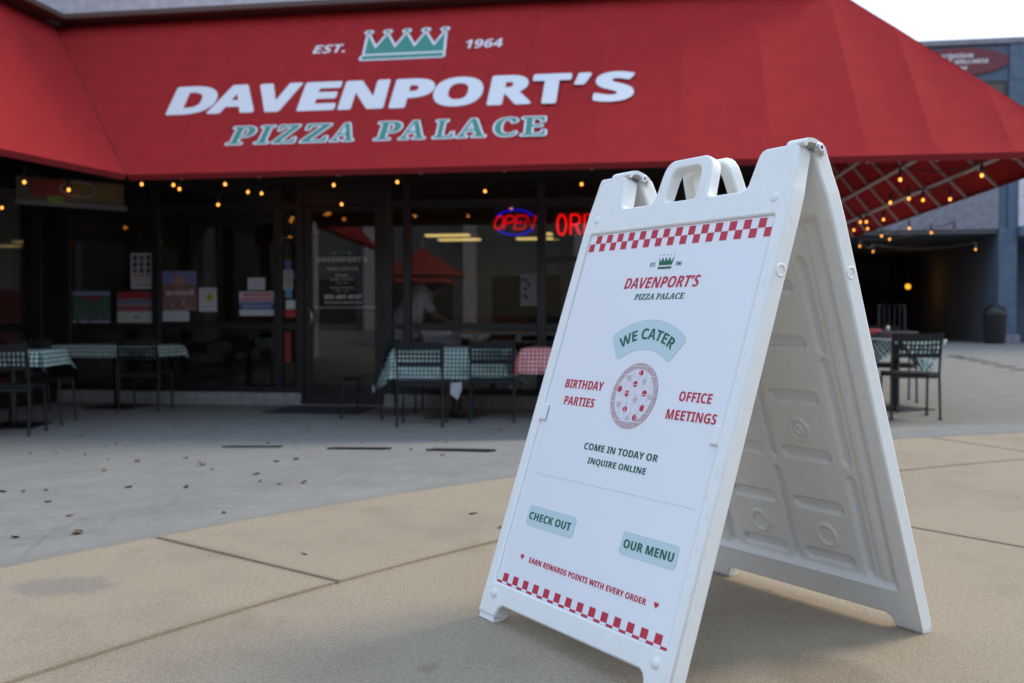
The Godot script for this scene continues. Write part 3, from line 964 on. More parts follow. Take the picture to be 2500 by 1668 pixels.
func umbrella(p: Vector3, r: float, label: String) -> void:
	var t := thing("patio_umbrella", label, "umbrella", at(p.x, ground(p.x, p.z), p.z), "orange patio umbrellas")
	var st := mk(); tube(st, [Vector3.ZERO, Vector3(0, 2.70, 0)], 0.024, 8)
	part("pole", done(st), M.steel, t)
	st = mk()
	for k in 8:
		var a := TAU * k / 8; var b := TAU * (k + 1) / 8
		tri(st, Vector3(0, 2.48, 0), Vector3(cos(b) * r, 1.74, sin(b) * r), Vector3(cos(a) * r, 1.74, sin(a) * r))
	part("canopy", done(st), M.orange, t)
	for k in 8:
		var a := TAU * k / 8
		st = mk(); tube(st, [Vector3(0, 2.46, 0), Vector3(cos(a) * r, 1.725, sin(a) * r)], 0.008, 5)
		part("rib", done(st), M.steel, t)
	st = mk(); lathe(st, [Vector2(0, 0), Vector2(0.3, 0), Vector2(0.3, 0.06), Vector2(0.05, 0.10), Vector2(0.05, 0.3), Vector2(0.0, 0.3)], 20)
	part("base", done(st), M.black, t)

func lamp(parent: Node3D, p: Vector3, c: Color, e: float, size: float) -> void:
	var l := OmniLight3D.new()
	l.name = "light"
	parent.add_child(l, true)
	l.position = p
	l.light_color = c
	l.light_energy = e
	l.light_size = size
	l.omni_range = 14.0
	l.omni_attenuation = 2.0
	l.shadow_enabled = true

# ---------------------------------------------------------------- the white A-frame sign
const TILT := 0.3311
const T := 0.04
const HZ := 0.008

func half_outline() -> Array:
	# right half of the moulded panel in (u, v down from the hinge): outer run, then the label window, then the hand hole
	var p := []
	for q in [[0, -0.010], [0.050, -0.010], [0.062, -0.006], [0.071, 0.002], [0.077, 0.014], [0.080, 0.030], [0.083, 0.060], [0.086, 0.082], [0.091, 0.090], [0.100, 0.094],
			[0.190, 0.094], [0.199, 0.091], [0.205, 0.083], [0.213, 0.030], [0.216, 0.016], [0.222, 0.008], [0.232, 0.004],
			[0.312, 0.004], [0.318, 0.008], [0.320, 0.016], [0.324, 0.060], [0.329, 0.100], [0.331, 0.160], [0.331, 0.600], [0.331, 1.104],
			[0.262, 1.104], [0.258, 1.090], [0.252, 1.081], [0.242, 1.075], [0.0, 1.075]]:
		p.append(Vector2(q[0], q[1]))
	return p

func hole_outline() -> Array:
	var p := []
	for q in [[0, 0.094], [0.042, 0.094], [0.049, 0.090], [0.052, 0.081], [0.048, 0.034], [0.045, 0.022], [0.038, 0.015], [0.028, 0.013], [0, 0.013]]: p.append(Vector2(q[0], q[1]))
	return p

func inset(poly: Array, r: float) -> Array:
	# poly runs with its inside on the left when v points down (checked by sign); vertices on u = 0 stay there
	var n := poly.size()
	var area := 0.0
	for k in n:
		var a: Vector2 = poly[k]; var b: Vector2 = poly[(k + 1) % n]
		area += a.cross(b)
	var sg := 1.0 if area > 0 else -1.0
	var out := []
	for k in n:
		var a: Vector2 = poly[(k + n - 1) % n]; var b: Vector2 = poly[k]; var c: Vector2 = poly[(k + 1) % n]
		var n1 := (b - a).orthogonal().normalized() * -sg
		var n2 := (c - b).orthogonal().normalized() * -sg
		if absf(b.x) < 1e-6:
			if absf(a.x) < 1e-6: n1 = n2
			elif absf(c.x) < 1e-6: n2 = n1
		var m := (n1 + n2)
		m = m / maxf(0.3, 1.0 + n1.dot(n2)) 
		var q := b + m * r
		if absf(b.x) < 1e-6: q.x = 0.0
		out.append(q)
	return out

func cap(st: SurfaceTool, poly: Array, z: float, mirror: float, up: bool) -> void:
	var pk := PackedVector2Array(poly)
	var t := Geometry2D.triangulate_polygon(pk)
	for k in range(0, t.size(), 3):
		var v := []
		for j in 3:
			var q := pk[t[k + j]]
			v.append(Vector3(q.x * mirror, -q.y, z))
		var nn: Vector3 = (v[1] - v[0]).cross(v[2] - v[0])
		if (nn.z > 0) == up: tri(st, v[0], v[1], v[2])
		else: tri(st, v[0], v[2], v[1])

func pill(p: Vector2, a: Vector2, b: Vector2) -> float:
	var ab := b - a
	var h := clampf((p - a).dot(ab) / maxf(ab.length_squared(), 1e-9), 0.0, 1.0)
	return p.distance_to(a + ab * h)

func inner_depth(u: float, v: float) -> float:
	var d := minf(0.300 - absf(u), minf(v - 0.125, 1.010 - v))
	if d <= 0.0: return 0.0
	var z := 0.020 * minf(smooth(0.004, 0.034, minf(0.300 - absf(u), v - 0.125)), smooth(0.0, 0.008, 1.010 - v))
	z -= 0.005 * smooth(0.262, 0.258, absf(u)) * smooth(0.235, 0.243, absf(u)) * smooth(0.0, 0.02, d)
	var p := Vector2(u, v)
	var dent := 0.0
	for vc in [0.292, 0.425, 0.560, 0.706, 0.838, 0.976]:
		for s in [-0.095, 0.110]:
			dent = maxf(dent, 1.0 - smooth(0.009, 0.016, pill(p, Vector2(s - 0.058, vc), Vector2(s + 0.058, vc))))
	for uc in [-0.207, 0.008, 0.222]:
		for seg in [[0.24, 0.44], [0.475, 0.712], [0.762, 0.988]]:
			dent = maxf(dent, 1.0 - smooth(0.007, 0.014, pill(p, Vector2(uc, seg[0]), Vector2(uc, seg[1]))))
	z += 0.0135 * dent
	for c in [Vector2(-0.092, 0.644), Vector2(0.108, 0.644), Vector2(-0.103, 0.915), Vector2(0.108, 0.915)]:
		var rr := p.distance_to(c)
		z -= 0.004 * (1.0 - smooth(0.003, 0.006, absf(rr - 0.026)))
		if c.y < 0.7: z -= 0.005 * (1.0 - smooth(0.002, 0.007, absf(rr - 0.010)))
	return z

func panel_mesh() -> ArrayMesh:
	var st := mk()
	var r := 0.0045
	var outer := half_outline()
	var hole := hole_outline()
	var fwin := [Vector2(0, 1.027), Vector2(0.296, 1.027), Vector2(0.299, 1.024), Vector2(0.299, 0.158), Vector2(0.296, 0.155), Vector2(0, 0.155)]
	var bwin := [Vector2(0, 1.010), Vector2(0.300, 1.010), Vector2(0.300, 0.125), Vector2(0, 0.125)]
	for side in [1.0, -1.0]:
		var front: Array = outer + fwin + hole
		var back: Array = outer + bwin + hole
		var fi := inset(front, r)
		var bi := inset(back, r)
		for k in bwin.size(): bi[outer.size() + k] = back[outer.size() + k]
		cap(st, fi, T, side, true)
		# back: the handle is thinner than the rest
		var hb := bi.slice(0, 10) + bi.slice(outer.size() + bwin.size() + 1)
		var rest := bi.slice(9, outer.size() + bwin.size() + 2)
		cap(st, hb, HZ, side, false)
		cap(st, rest, 0.0, side, false)
		var e0: Vector2 = bi[9]; var e1: Vector2 = bi[outer.size() + bwin.size() + 1]
		quad(st, Vector3(e0.x * side, -e0.y, 0), Vector3(e1.x * side, -e1.y, 0), Vector3(e1.x * side, -e1.y, HZ), Vector3(e0.x * side, -e0.y, HZ))
		var no := outer.size(); var nw := fwin.size(); var nb := bwin.size()
		for k in front.size():
			var a: Vector2 = front[k]; var b: Vector2 = front[(k + 1) % front.size()]
			if absf(a.x) < 1e-6 and absf(b.x) < 1e-6: continue
			var ia: Vector2 = fi[k]; var ib: Vector2 = fi[(k + 1) % front.size()]
			var win := k >= no and k < no + nw
			var prof := []
			if win: prof = [[ia, ib, T], [a.lerp(ia, 0.3), b.lerp(ib, 0.3), T - r * 0.3], [a, b, T - r], [a, b, T - 0.010]]
			else:
				var zb := HZ if k < 9 or (k > no + nw) else 0.0
				var kb := k if k < no else k - nw + nb
				var ja: Vector2 = bi[kb]; var jb: Vector2 = bi[(kb + 1) % back.size()]
				prof = [[ia, ib, T], [a.lerp(ia, 0.3), b.lerp(ib, 0.3), T - r * 0.3], [a, b, T - r], [a, b, zb + r], [a.lerp(ja, 0.3), b.lerp(jb, 0.3), zb + r * 0.3], [ja, jb, zb]]
			for j in prof.size() - 1:
				var p: Array = prof[j]; var q: Array = prof[j + 1]
				var wall: bool = p[0] == q[0] and a.distance_to(b) > 0.03
				st.set_smooth_group(-1 if wall else 5 if p[0] == q[0] else 1)
				var A := Vector3(p[0].x * side, -p[0].y, p[2]); var B := Vector3(p[1].x * side, -p[1].y, p[2])
				var C := Vector3(q[1].x * side, -q[1].y, q[2]); var D := Vector3(q[0].x * side, -q[0].y, q[2])
				if side > 0: quad(st, A, B, C, D)
				else: quad(st, B, A, D, C)
		st.set_smooth_group(-1)
	# ribbed inside
	var nu := 150; var nv := 222
	var g := []
	for j in nv + 1:
		for i in nu + 1:
			var u := lerpf(-0.300, 0.300, float(i) / nu); var v := lerpf(0.125, 1.010, float(j) / nv)
			var z := 0.0 if i == 0 or j == 0 or i == nu or j == nv else inner_depth(u, v)
			g.append(Vector3(u, -v, z))
	st.set_smooth_group(2)
	for j in nv:
		for i in nu:
			var k := j * (nu + 1) + i
			quad(st, g[k + 1], g[k + nu + 2], g[k + nu + 1], g[k])
	st.set_smooth_group(-1)
	# hooks over the hinge
	var prof := [Vector2(0.0395, -0.008), Vector2(0.0375, 0.002), Vector2(0.031, 0.009), Vector2(0.020, 0.0135), Vector2(0.006, 0.015), Vector2(-0.010, 0.0145), Vector2(-0.021, 0.011), Vector2(-0.028, 0.004), Vector2(-0.029, -0.004)]
	for sp in [[0.284, 0.331], [-0.276, -0.206]]:
		hook(st, prof, sp[0], sp[1], 0.0085)
	# moulded studs, label clips, side rings
	for s in [-1.0, 1.0]:
		for q in [[0.288, 0.118, 0.003], [0.283, 1.053, 0.006]]:
			dome(st, Vector3(q[0] * s, -q[1], T), 0.011, q[2])
		box(st, Vector3(0.276 if s > 0 else -0.301, -0.632, T - 0.0045), Vector3(0.301 if s > 0 else -0.276, -0.592, T + 0.001), 0.003)
		ring(st, Vector3(0.331 * s, -0.268, 0.019), 0.0115, 0.0026, Vector3.RIGHT)
	st.generate_normals()
	return st.commit()

func hook(st: SurfaceTool, prof: Array, u0: float, u1: float, th: float) -> void:
	var inn := []
	for k in prof.size():
		var d: Vector2 = (prof[mini(k + 1, prof.size() - 1)] - prof[maxi(k - 1, 0)]).normalized()
		inn.append(prof[k] + Vector2(-d.y, d.x) * th)
	var loop: Array = prof.duplicate()
	for k in range(inn.size() - 1, -1, -1): loop.append(inn[k])
	var n := loop.size()
	st.set_smooth_group(3)
	for k in n:
		var a: Vector2 = loop[k]; var b: Vector2 = loop[(k + 1) % n]
		quad(st, Vector3(u0, a.y, a.x), Vector3(u1, a.y, a.x), Vector3(u1, b.y, b.x), Vector3(u0, b.y, b.x))
	st.set_smooth_group(-1)
	for k in prof.size() - 1:
		var a: Vector2 = prof[k]; var b: Vector2 = prof[k + 1]; var c: Vector2 = inn[k + 1]; var d: Vector2 = inn[k]
		for u in [u0, u1]:
			quad(st, Vector3(u, a.y, a.x), Vector3(u, b.y, b.x), Vector3(u, c.y, c.x), Vector3(u, d.y, d.x))

func dome(st: SurfaceTool, c: Vector3, r: float, h: float) -> void:
	st.set_smooth_group(4)
	var pr := [[1.0, 0.0], [0.92, 0.55], [0.72, 0.9], [0.0, 1.0]]
	for k in 3:
		for j in 16:
			var a := TAU * j / 16; var b := TAU * (j + 1) / 16
			var p0: Array = pr[k]; var p1: Array = pr[k + 1]
			var A := c + Vector3(cos(a) * r * p0[0], sin(a) * r * p0[0], h * p0[1]); var B := c + Vector3(cos(b) * r * p0[0], sin(b) * r * p0[0], h * p0[1])
			var C := c + Vector3(cos(b) * r * p1[0], sin(b) * r * p1[0], h * p1[1]); var D := c + Vector3(cos(a) * r * p1[0], sin(a) * r * p1[0], h * p1[1])
			tri(st, A, B, C)
			if p1[0] > 0.0: tri(st, A, C, D)
	st.set_smooth_group(-1)

func ring(st: SurfaceTool, c: Vector3, r: float, t: float, axis: Vector3) -> void:
	var a := axis.normalized()
	var x := a.cross(Vector3.UP).normalized()
	var y := a.cross(x)
	st.set_smooth_group(4)
	var P := []
	for j in 20:
		var d := x * cos(TAU * j / 20) + y * sin(TAU * j / 20)
		for k in 8:
			P.append(c + d * (r + t * cos(TAU * k / 8)) + a * t * 0.8 * sin(TAU * k / 8))
	for j in 20:
		for k in 8:
			var j2 := (j + 1) % 20; var k2 := (k + 1) % 8
			quad(st, P[j * 8 + k], P[j2 * 8 + k], P[j2 * 8 + k2], P[j * 8 + k2])
	st.set_smooth_group(-1)

func sandwich_board() -> void:
	var t := thing("sandwich_board", "white plastic A-frame sidewalk sign with a red and green printed poster", "sign", at(0.4323, 0.0, -2.2815, -0.994))
	var hinge := Vector3(0, 1.0459, 0)
	var fx := Transform3D(Basis(Vector3.RIGHT, -TILT), hinge)
	var bxf := Transform3D(Basis(Vector3.UP, PI) * Basis(Vector3.RIGHT, -TILT), hinge)
	var pm := panel_mesh()
	put("front_panel", pm, M.plastic, t, fx)
	tag(put("rear_panel", pm, M.plastic, t, bxf), "ribbed inside of the rear panel")
	for x in [fx, bxf]:
		for s in [-1.0, 1.0]:
			var st := mk()
			var sec := PackedVector2Array([Vector2(0.004, -1.098), Vector2(0.035, -1.098), Vector2(0.035, -1.1165), Vector2(0.032, -1.1175), Vector2(0.004, -1.107)])
			prism(st, sec, 0.266, 0.327, Transform3D(Basis(Vector3(0, 0, 1), Vector3(0, 1, 0), Vector3(s, 0, 0)), Vector3.ZERO))
			part("foot", done(st), M.plastic, t, x)
	# bolts through the hinge
	for b in [[0.334, 1.0], [-0.204, 1.0], [-0.334, -1.0], [0.204, -1.0]]:
		var st := mk()
		var sg: float = b[1]
		lathe(st, [Vector2(0.0, -0.004), Vector2(0.0095, -0.004), Vector2(0.0095, 0.0), Vector2(0.0085, 0.001), Vector2(0.0085, 0.006), Vector2(0.007, 0.0075), Vector2(0.0045, 0.0075), Vector2(0.0042, 0.003), Vector2(0.0, 0.003)], 18, Vector3.ZERO, false)
		part("bolt", done(st), M.zinc, t, Transform3D(Basis(Vector3(0, 0, 1), -PI / 2 * sg), hinge + Vector3(b[0], 0.0, 0.0)))
	# posters: front one printed
	var zp := T - 0.006
	var rear := put("poster", bx(Vector3(-0.2985, -1.0265, zp - 0.004), Vector3(0.2985, -0.1555, zp)).commit(), M.poster, t, bxf)
	var ps := put("poster", bx(Vector3(-0.2985, -1.0265, zp - 0.004), Vector3(0.2955, -0.1555, zp)).commit(), M.poster, t, fx)
	tag(ps, "printed white poster in the front panel")
	var z := zp + 0.0004
	# chequered borders
	for k in 29:
		var u0 := -0.2945 + 0.02045 * k
		var row := k % 2
		var sq := put("check", bx(Vector3(u0, -(0.1795 if row == 1 else 0.200), z), Vector3(u0 + 0.0200, -(0.1590 if row == 1 else 0.1800), z + 0.0004)).commit(), M.ink_red, ps)
		put("check", bx(Vector3(u0, -(1.0205 if row == 1 else 1.0262), z), Vector3(u0 + 0.0200, -(1.0015 if row == 1 else 1.0210), z + 0.0004)).commit(), M.ink_red, ps)
	# crown emblem
	var st := mk()
	var cr := PackedVector2Array([Vector2(-0.016, -0.2475), Vector2(-0.019, -0.2295)])
	for k in 4:
		cr.append(Vector2(-0.0125 + 0.0115 * k, -0.240)); cr.append(Vector2(-0.0075 + 0.0112 * k, -0.2285))
	cr[cr.size() - 1] = Vector2(0.0290, -0.2290)
	cr.append(Vector2(0.0265, -0.2475))
	prism(st, cr, z, z + 0.0005)
	prism(st, PackedVector2Array([Vector2(-0.017, -0.2565), Vector2(0.027, -0.2565), Vector2(0.027, -0.2515), Vector2(-0.017, -0.2515)]), z, z + 0.0005)
	for k in 5: prism(st, disc(0.0012, 10, Vector2(-0.019 + 0.0118 * k, -0.2235)), z, z + 0.0005)
	part("crown_emblem", done(st), M.ink_green, ps)
	var tx := [["EST.", regular, -0.046, -0.027, 0.2495, 0.2400, "ink_green", 0.1], ["1964", regular, 0.038, 0.057, 0.2505, 0.2410, "ink_green", 0.1],
		["DAVENPORT\u2019S", bold, -0.118, 0.125, 0.3015, 0.2750, "ink_red", 0.18], ["PIZZA PALACE", serif, -0.071, 0.091, 0.3285, 0.3145, "ink_green", 0.18],
		["BIRTHDAY", bold, -0.239, -0.096, 0.5465, 0.5255, "ink_red", 0.0], ["PARTIES", bold, -0.226, -0.112, 0.5875, 0.5665, "ink_red", 0.0],
		["OFFICE", bold, 0.157, 0.250, 0.5515, 0.5305, "ink_red", 0.0], ["MEETINGS", bold, 0.132, 0.276, 0.5915, 0.5705, "ink_red", 0.0],
		["COME IN TODAY OR", bold, -0.106, 0.141, 0.6835, 0.6680, "ink_green", 0.0], ["INQUIRE ONLINE", bold, -0.080, 0.115, 0.7165, 0.6995, "ink_green", 0.0],
		["CHECK OUT", bold, -0.237, -0.077, 0.8665, 0.8490, "ink_green", 0.0], ["OUR MENU", bold, 0.106, 0.255, 0.8670, 0.8490, "ink_green", 0.0],
		["EARN REWARDS POINTS WITH EVERY ORDER", bold, -0.193, 0.211, 0.9610, 0.9485, "ink_red", 0.0]]
	for d in tx:
		var sy := 0.0008 if d[0].contains("CHECK") or d[0].contains("MENU") else 0.0
		put("lettering", flat_words(d[0], d[1], Vector2(d[2], -d[4]), Vector2(d[3], -d[5]), z + sy, 0.0005, d[7]), M[d[6]], ps)
	# arched badge and its words
	st = mk()
	var c := Vector2(0.012, -0.580)
	var arch := PackedVector2Array()
	var hw := deg_to_rad(35.5)
	for k in 25:
		var a := lerpf(-hw, hw, k / 24.0)
		arch.append(c + Vector2(sin(a), cos(a)) * 0.197)
	for k in 25:
		var a := lerpf(hw, -hw, k / 24.0)
		arch.append(c + Vector2(sin(a), cos(a)) * 0.143)
	for g in Geometry2D.offset_polygon(arch, 0.0075, Geometry2D.JOIN_ROUND): prism(st, g, z, z + 0.0004)
	part("badge", done(st), M.ink_pale, ps)
	put("lettering", words("WE CATER", bold, func(u, v, w):
		var a := lerpf(-0.545, 0.545, u)
		var rr := lerpf(0.1585, 0.1835, v)
		return Vector3(c.x + sin(a) * rr, c.y + cos(a) * rr, z + 0.0007 + 0.0005 * w)), M.ink_green, ps)
	for q in [[-0.1545, -0.8575, 0.181], [0.1805, -0.8575, 0.169]]:
		st = mk(); prism(st, rounded(q[2], 0.047, 0.009, 5, Vector2(q[0], q[1])), z, z + 0.0004)
		part("badge", done(st), M.ink_pale, ps)
	# dotted rule
	st = mk()
	for k in 68: prism(st, disc(0.0013, 6, Vector2(lerpf(-0.257, 0.280, k / 67.0), -0.759)), z, z + 0.0004)
	part("dotted_rule", done(st), M.ink_grey, ps)
	# hearts
	for hx in [-0.2225, 0.2400]:
		var hp := PackedVector2Array()
		for k in 28:
			var a := TAU * k / 28
			hp.append(Vector2(hx, -0.9530) + Vector2(16.0 * pow(sin(a), 3), 13.0 * cos(a) - 5.0 * cos(2 * a) - 2.0 * cos(3 * a) - cos(4 * a)) * 0.00042)
		st = mk(); prism(st, hp, z, z + 0.0004)
		part("heart", done(st), M.ink_red, ps)
	# pizza drawing
	var pc := Vector2(0.0155, -0.550)
	st = mk(); prism(st, disc(0.0745, 48, pc), z, z + 0.0003)
	var pz := part("pizza_drawing", done(st), M.ink_crust, ps)
	st = mk(); prism(st, disc(0.0605, 48, pc), z + 0.0004, z + 0.0007)
	part("cheese", done(st), M.ink_cheese, ps)
	for q in [[0.022, 0.499], [0.012, 0.524], [-0.035, 0.538], [-0.008, 0.547], [0.049, 0.543], [-0.001, 0.582], [0.053, 0.576], [0.037, 0.598]]:
		st = mk(); prism(st, disc(0.0072, 18, Vector2(q[0], -q[1])), z + 0.0008, z + 0.0011)
		part("pepperoni", done(st), M.ink_red, ps)
	for q in [[-0.012, 0.513], [0.039, 0.518], [0.069, 0.550], [0.025, 0.559], [-0.025, 0.574], [0.015, 0.602]]:
		var sp := []
		for k in 30:
			var a := k * 0.55
			sp.append(Vector3(q[0] + cos(a) * (0.001 + 0.00024 * k), -q[1] + sin(a) * (0.001 + 0.00024 * k), z + 0.0009))
		st = mk(); tube(st, sp, 0.0005, 4, false)
		part("onion_ring", done(st), M.ink_crust, ps)
	for k in range(-3, 4):
		var d := 0.0205 * k + 0.004
		var hwid := sqrt(maxf(0.0, 0.0745 * 0.0745 - d * d))
		if hwid < 0.01: continue
		put("cut_line", bx(Vector3(pc.x - hwid, pc.y + d - 0.0006, z + 0.0012), Vector3(pc.x + hwid, pc.y + d + 0.0006, z + 0.0014)).commit(), M.poster, ps)
		put("cut_line", bx(Vector3(pc.x + d - 0.0006, pc.y - hwid, z + 0.0015), Vector3(pc.x + d + 0.0006, pc.y + hwid, z + 0.0017)).commit(), M.poster, ps)

# ---------------------------------------------------------------- tables and chairs
func make_chair(label: String, group: String) -> Node3D:
	# local: origin on the ground under the middle of the seat, backrest at +z
	var t := thing("patio_chair", label, "chair", Transform3D.IDENTITY, group)
	var st: SurfaceTool
	for s in [-1.0, 1.0]:
		st = mk(); tube(st, [Vector3(0.225 * s, 0.0, 0.235), Vector3(0.222 * s, 0.44, 0.20), Vector3(0.222 * s, 0.62, 0.225), Vector3(0.225 * s, 0.83, 0.27)], 0.0125, 8)
		part("back_leg", done(st), M.blackmetal, t)
		st = mk(); tube(st, [Vector3(0.225 * s, 0.0, -0.225), Vector3(0.222 * s, 0.44, -0.20)], 0.0125, 8)
		part("front_leg", done(st), M.blackmetal, t)
		for z in [0.235, -0.225]:
			st = mk(); lathe(st, [Vector2(0.0, 0.0), Vector2(0.019, 0.0), Vector2(0.019, 0.012), Vector2(0.014, 0.03)], 10)
			part("glide", done(st), M.black, t, at(0.225 * s, 0.0, z))
	part("seat", bx(Vector3(-0.235, 0.435, -0.215), Vector3(0.235, 0.455, 0.205), 0.008), M.blackmetal, t)
	part("apron", bx(Vector3(-0.21, 0.40, -0.205), Vector3(0.21, 0.432, -0.185), 0.004), M.blackmetal, t)
	part("apron", bx(Vector3(-0.21, 0.40, 0.185), Vector3(0.21, 0.432, 0.200), 0.004), M.blackmetal, t)
	# perforated backrest: three rows of eleven square holes, slightly hollowed
	st = mk()
	var rows := [0.600, 0.642, 0.670, 0.687, 0.715, 0.732, 0.760, 0.835]
	var bend := func(x: float, y: float, o: float) -> Vector3:
		return Vector3(x, y, 0.222 + (y - 0.60) * 0.21 + 0.022 * (1.0 - pow(x / 0.225, 2.0)) + o)
	var cell := func(x0: float, x1: float, y0: float, y1: float) -> void:
		for o in [[0.0, 1.0], [0.006, -1.0]]:
			var a: Vector3 = bend.call(x0, y0, o[0]); var b: Vector3 = bend.call(x1, y0, o[0]); var c: Vector3 = bend.call(x1, y1, o[0]); var d: Vector3 = bend.call(x0, y1, o[0])
			if o[1] > 0: quad(st, b, a, d, c)
			else: quad(st, a, b, c, d)
		var e := func(p: Vector2, q: Vector2) -> void:
			quad(st, bend.call(p.x, p.y, 0.0), bend.call(q.x, q.y, 0.0), bend.call(q.x, q.y, 0.006), bend.call(p.x, p.y, 0.006))
		e.call(Vector2(x0, y0), Vector2(x1, y0)); e.call(Vector2(x1, y1), Vector2(x0, y1))
		e.call(Vector2(x1, y0), Vector2(x1, y1)); e.call(Vector2(x0, y1), Vector2(x0, y0))
	for k in range(0, 8, 2):
		for j in 8: cell.call(-0.222 + 0.0555 * j, -0.222 + 0.0555 * (j + 1), rows[k], rows[k + 1])
	for k in 3:
		for j in 12: cell.call(-0.222 + 0.0387 * j, -0.222 + 0.0387 * j + 0.0163, rows[2 * k + 1], rows[2 * k + 2])
	part("backrest", done(st), M.blackmetal, t)
	return t

func make_table(label: String, w: float, d: float, where: Transform3D) -> Node3D:
	var t := thing("patio_table", label, "table", where, "patio tables")
	part("tabletop", bx(Vector3(-w / 2, 0.715, -d / 2), Vector3(w / 2, 0.745, d / 2), 0.008), M.black, t)
	var st := mk(); tube(st, [Vector3(0, 0.02, 0), Vector3(0, 0.715, 0)], 0.038, 12)
	part("column", done(st), M.blackmetal, t)
	st = mk()
	prism(st, PackedVector2Array([Vector2(-0.28, -0.28), Vector2(0.28, -0.28), Vector2(0.28, 0.28), Vector2(-0.28, 0.28)]), 0.0, 0.012, Transform3D(Basis(Vector3.RIGHT, -PI / 2), Vector3.ZERO))
	for s in [[1, 1], [1, -1], [-1, 1], [-1, -1]]:
		tri(st, Vector3(0.27 * s[0], 0.013, 0.27 * s[1]), Vector3(0.05 * s[0], 0.05, -0.02 * s[1]), Vector3(-0.02 * s[0], 0.05, 0.05 * s[1]))
	part("base_plate", done(st), M.blackmetal, t)
	return t

# a cloth over a table: flat on top, falling at the edges with soft folds; corner points hang lower
func cloth_mesh(w: float, d: float, drop: float, diag := 0.0, sd := 1, size := 0.042) -> SurfaceTool:
	var st := SurfaceTool.new()
	st.begin(Mesh.PRIMITIVE_TRIANGLES)
	st.set_smooth_group(0)
	var nz := FastNoiseLite.new()
	nz.seed = sd
	nz.frequency = 2.2
	var half := Vector2(w / 2 + drop, d / 2 + drop)
	var n := 44
	var P := []; var U := []
	for j in n + 1:
		for i in n + 1:
			var q := Vector2(lerpf(-half.x, half.x, float(i) / n), lerpf(-half.y, half.y, float(j) / n))
			var uv := q / (size)
			if diag != 0.0: q = q.rotated(diag)
			var over := Vector2(maxf(0.0, absf(q.x) - w / 2), maxf(0.0, absf(q.y) - d / 2))
			var fall := over.length() if diag != 0.0 else maxf(over.x, over.y) + 0.35 * minf(over.x, over.y)
			var x := clampf(q.x, -w / 2, w / 2); var z := clampf(q.y, -d / 2, d / 2)
			var wv := nz.get_noise_2d(q.x * 2.4, q.y * 2.4) * 0.05 * smooth(0.0, drop, fall)
			var out := 0.010 + 0.035 * smooth(0.0, 0.3, fall) + wv
			var dir := Vector2(signf(q.x) * (1.0 if over.x > 0 else 0.0), signf(q.y) * (1.0 if over.y > 0 else 0.0))
			if dir.length() > 0: dir = dir.normalized()
			if over.x > 0 and over.y > 0: out += 0.5 * minf(over.x, over.y)
			P.append(Vector3(x + dir.x * out * minf(1.0, fall * 40.0), 0.753 - fall + 0.002 * nz.get_noise_2d(q.x * 5.0, q.y * 5.0), z + dir.y * out * minf(1.0, fall * 40.0)))
			U.append(uv)
	for j in n:
		for i in n:
			var k := j * (n + 1) + i
			for m in [k, k + 1, k + n + 2, k, k + n + 2, k + n + 1]:
				st.set_uv(U[m])
				st.add_vertex(P[m])
	st.generate_normals()
	return st

func place(x: float, z: float, turn := 0.0) -> Transform3D:
	return at(x, ground(x, z), z, turn)

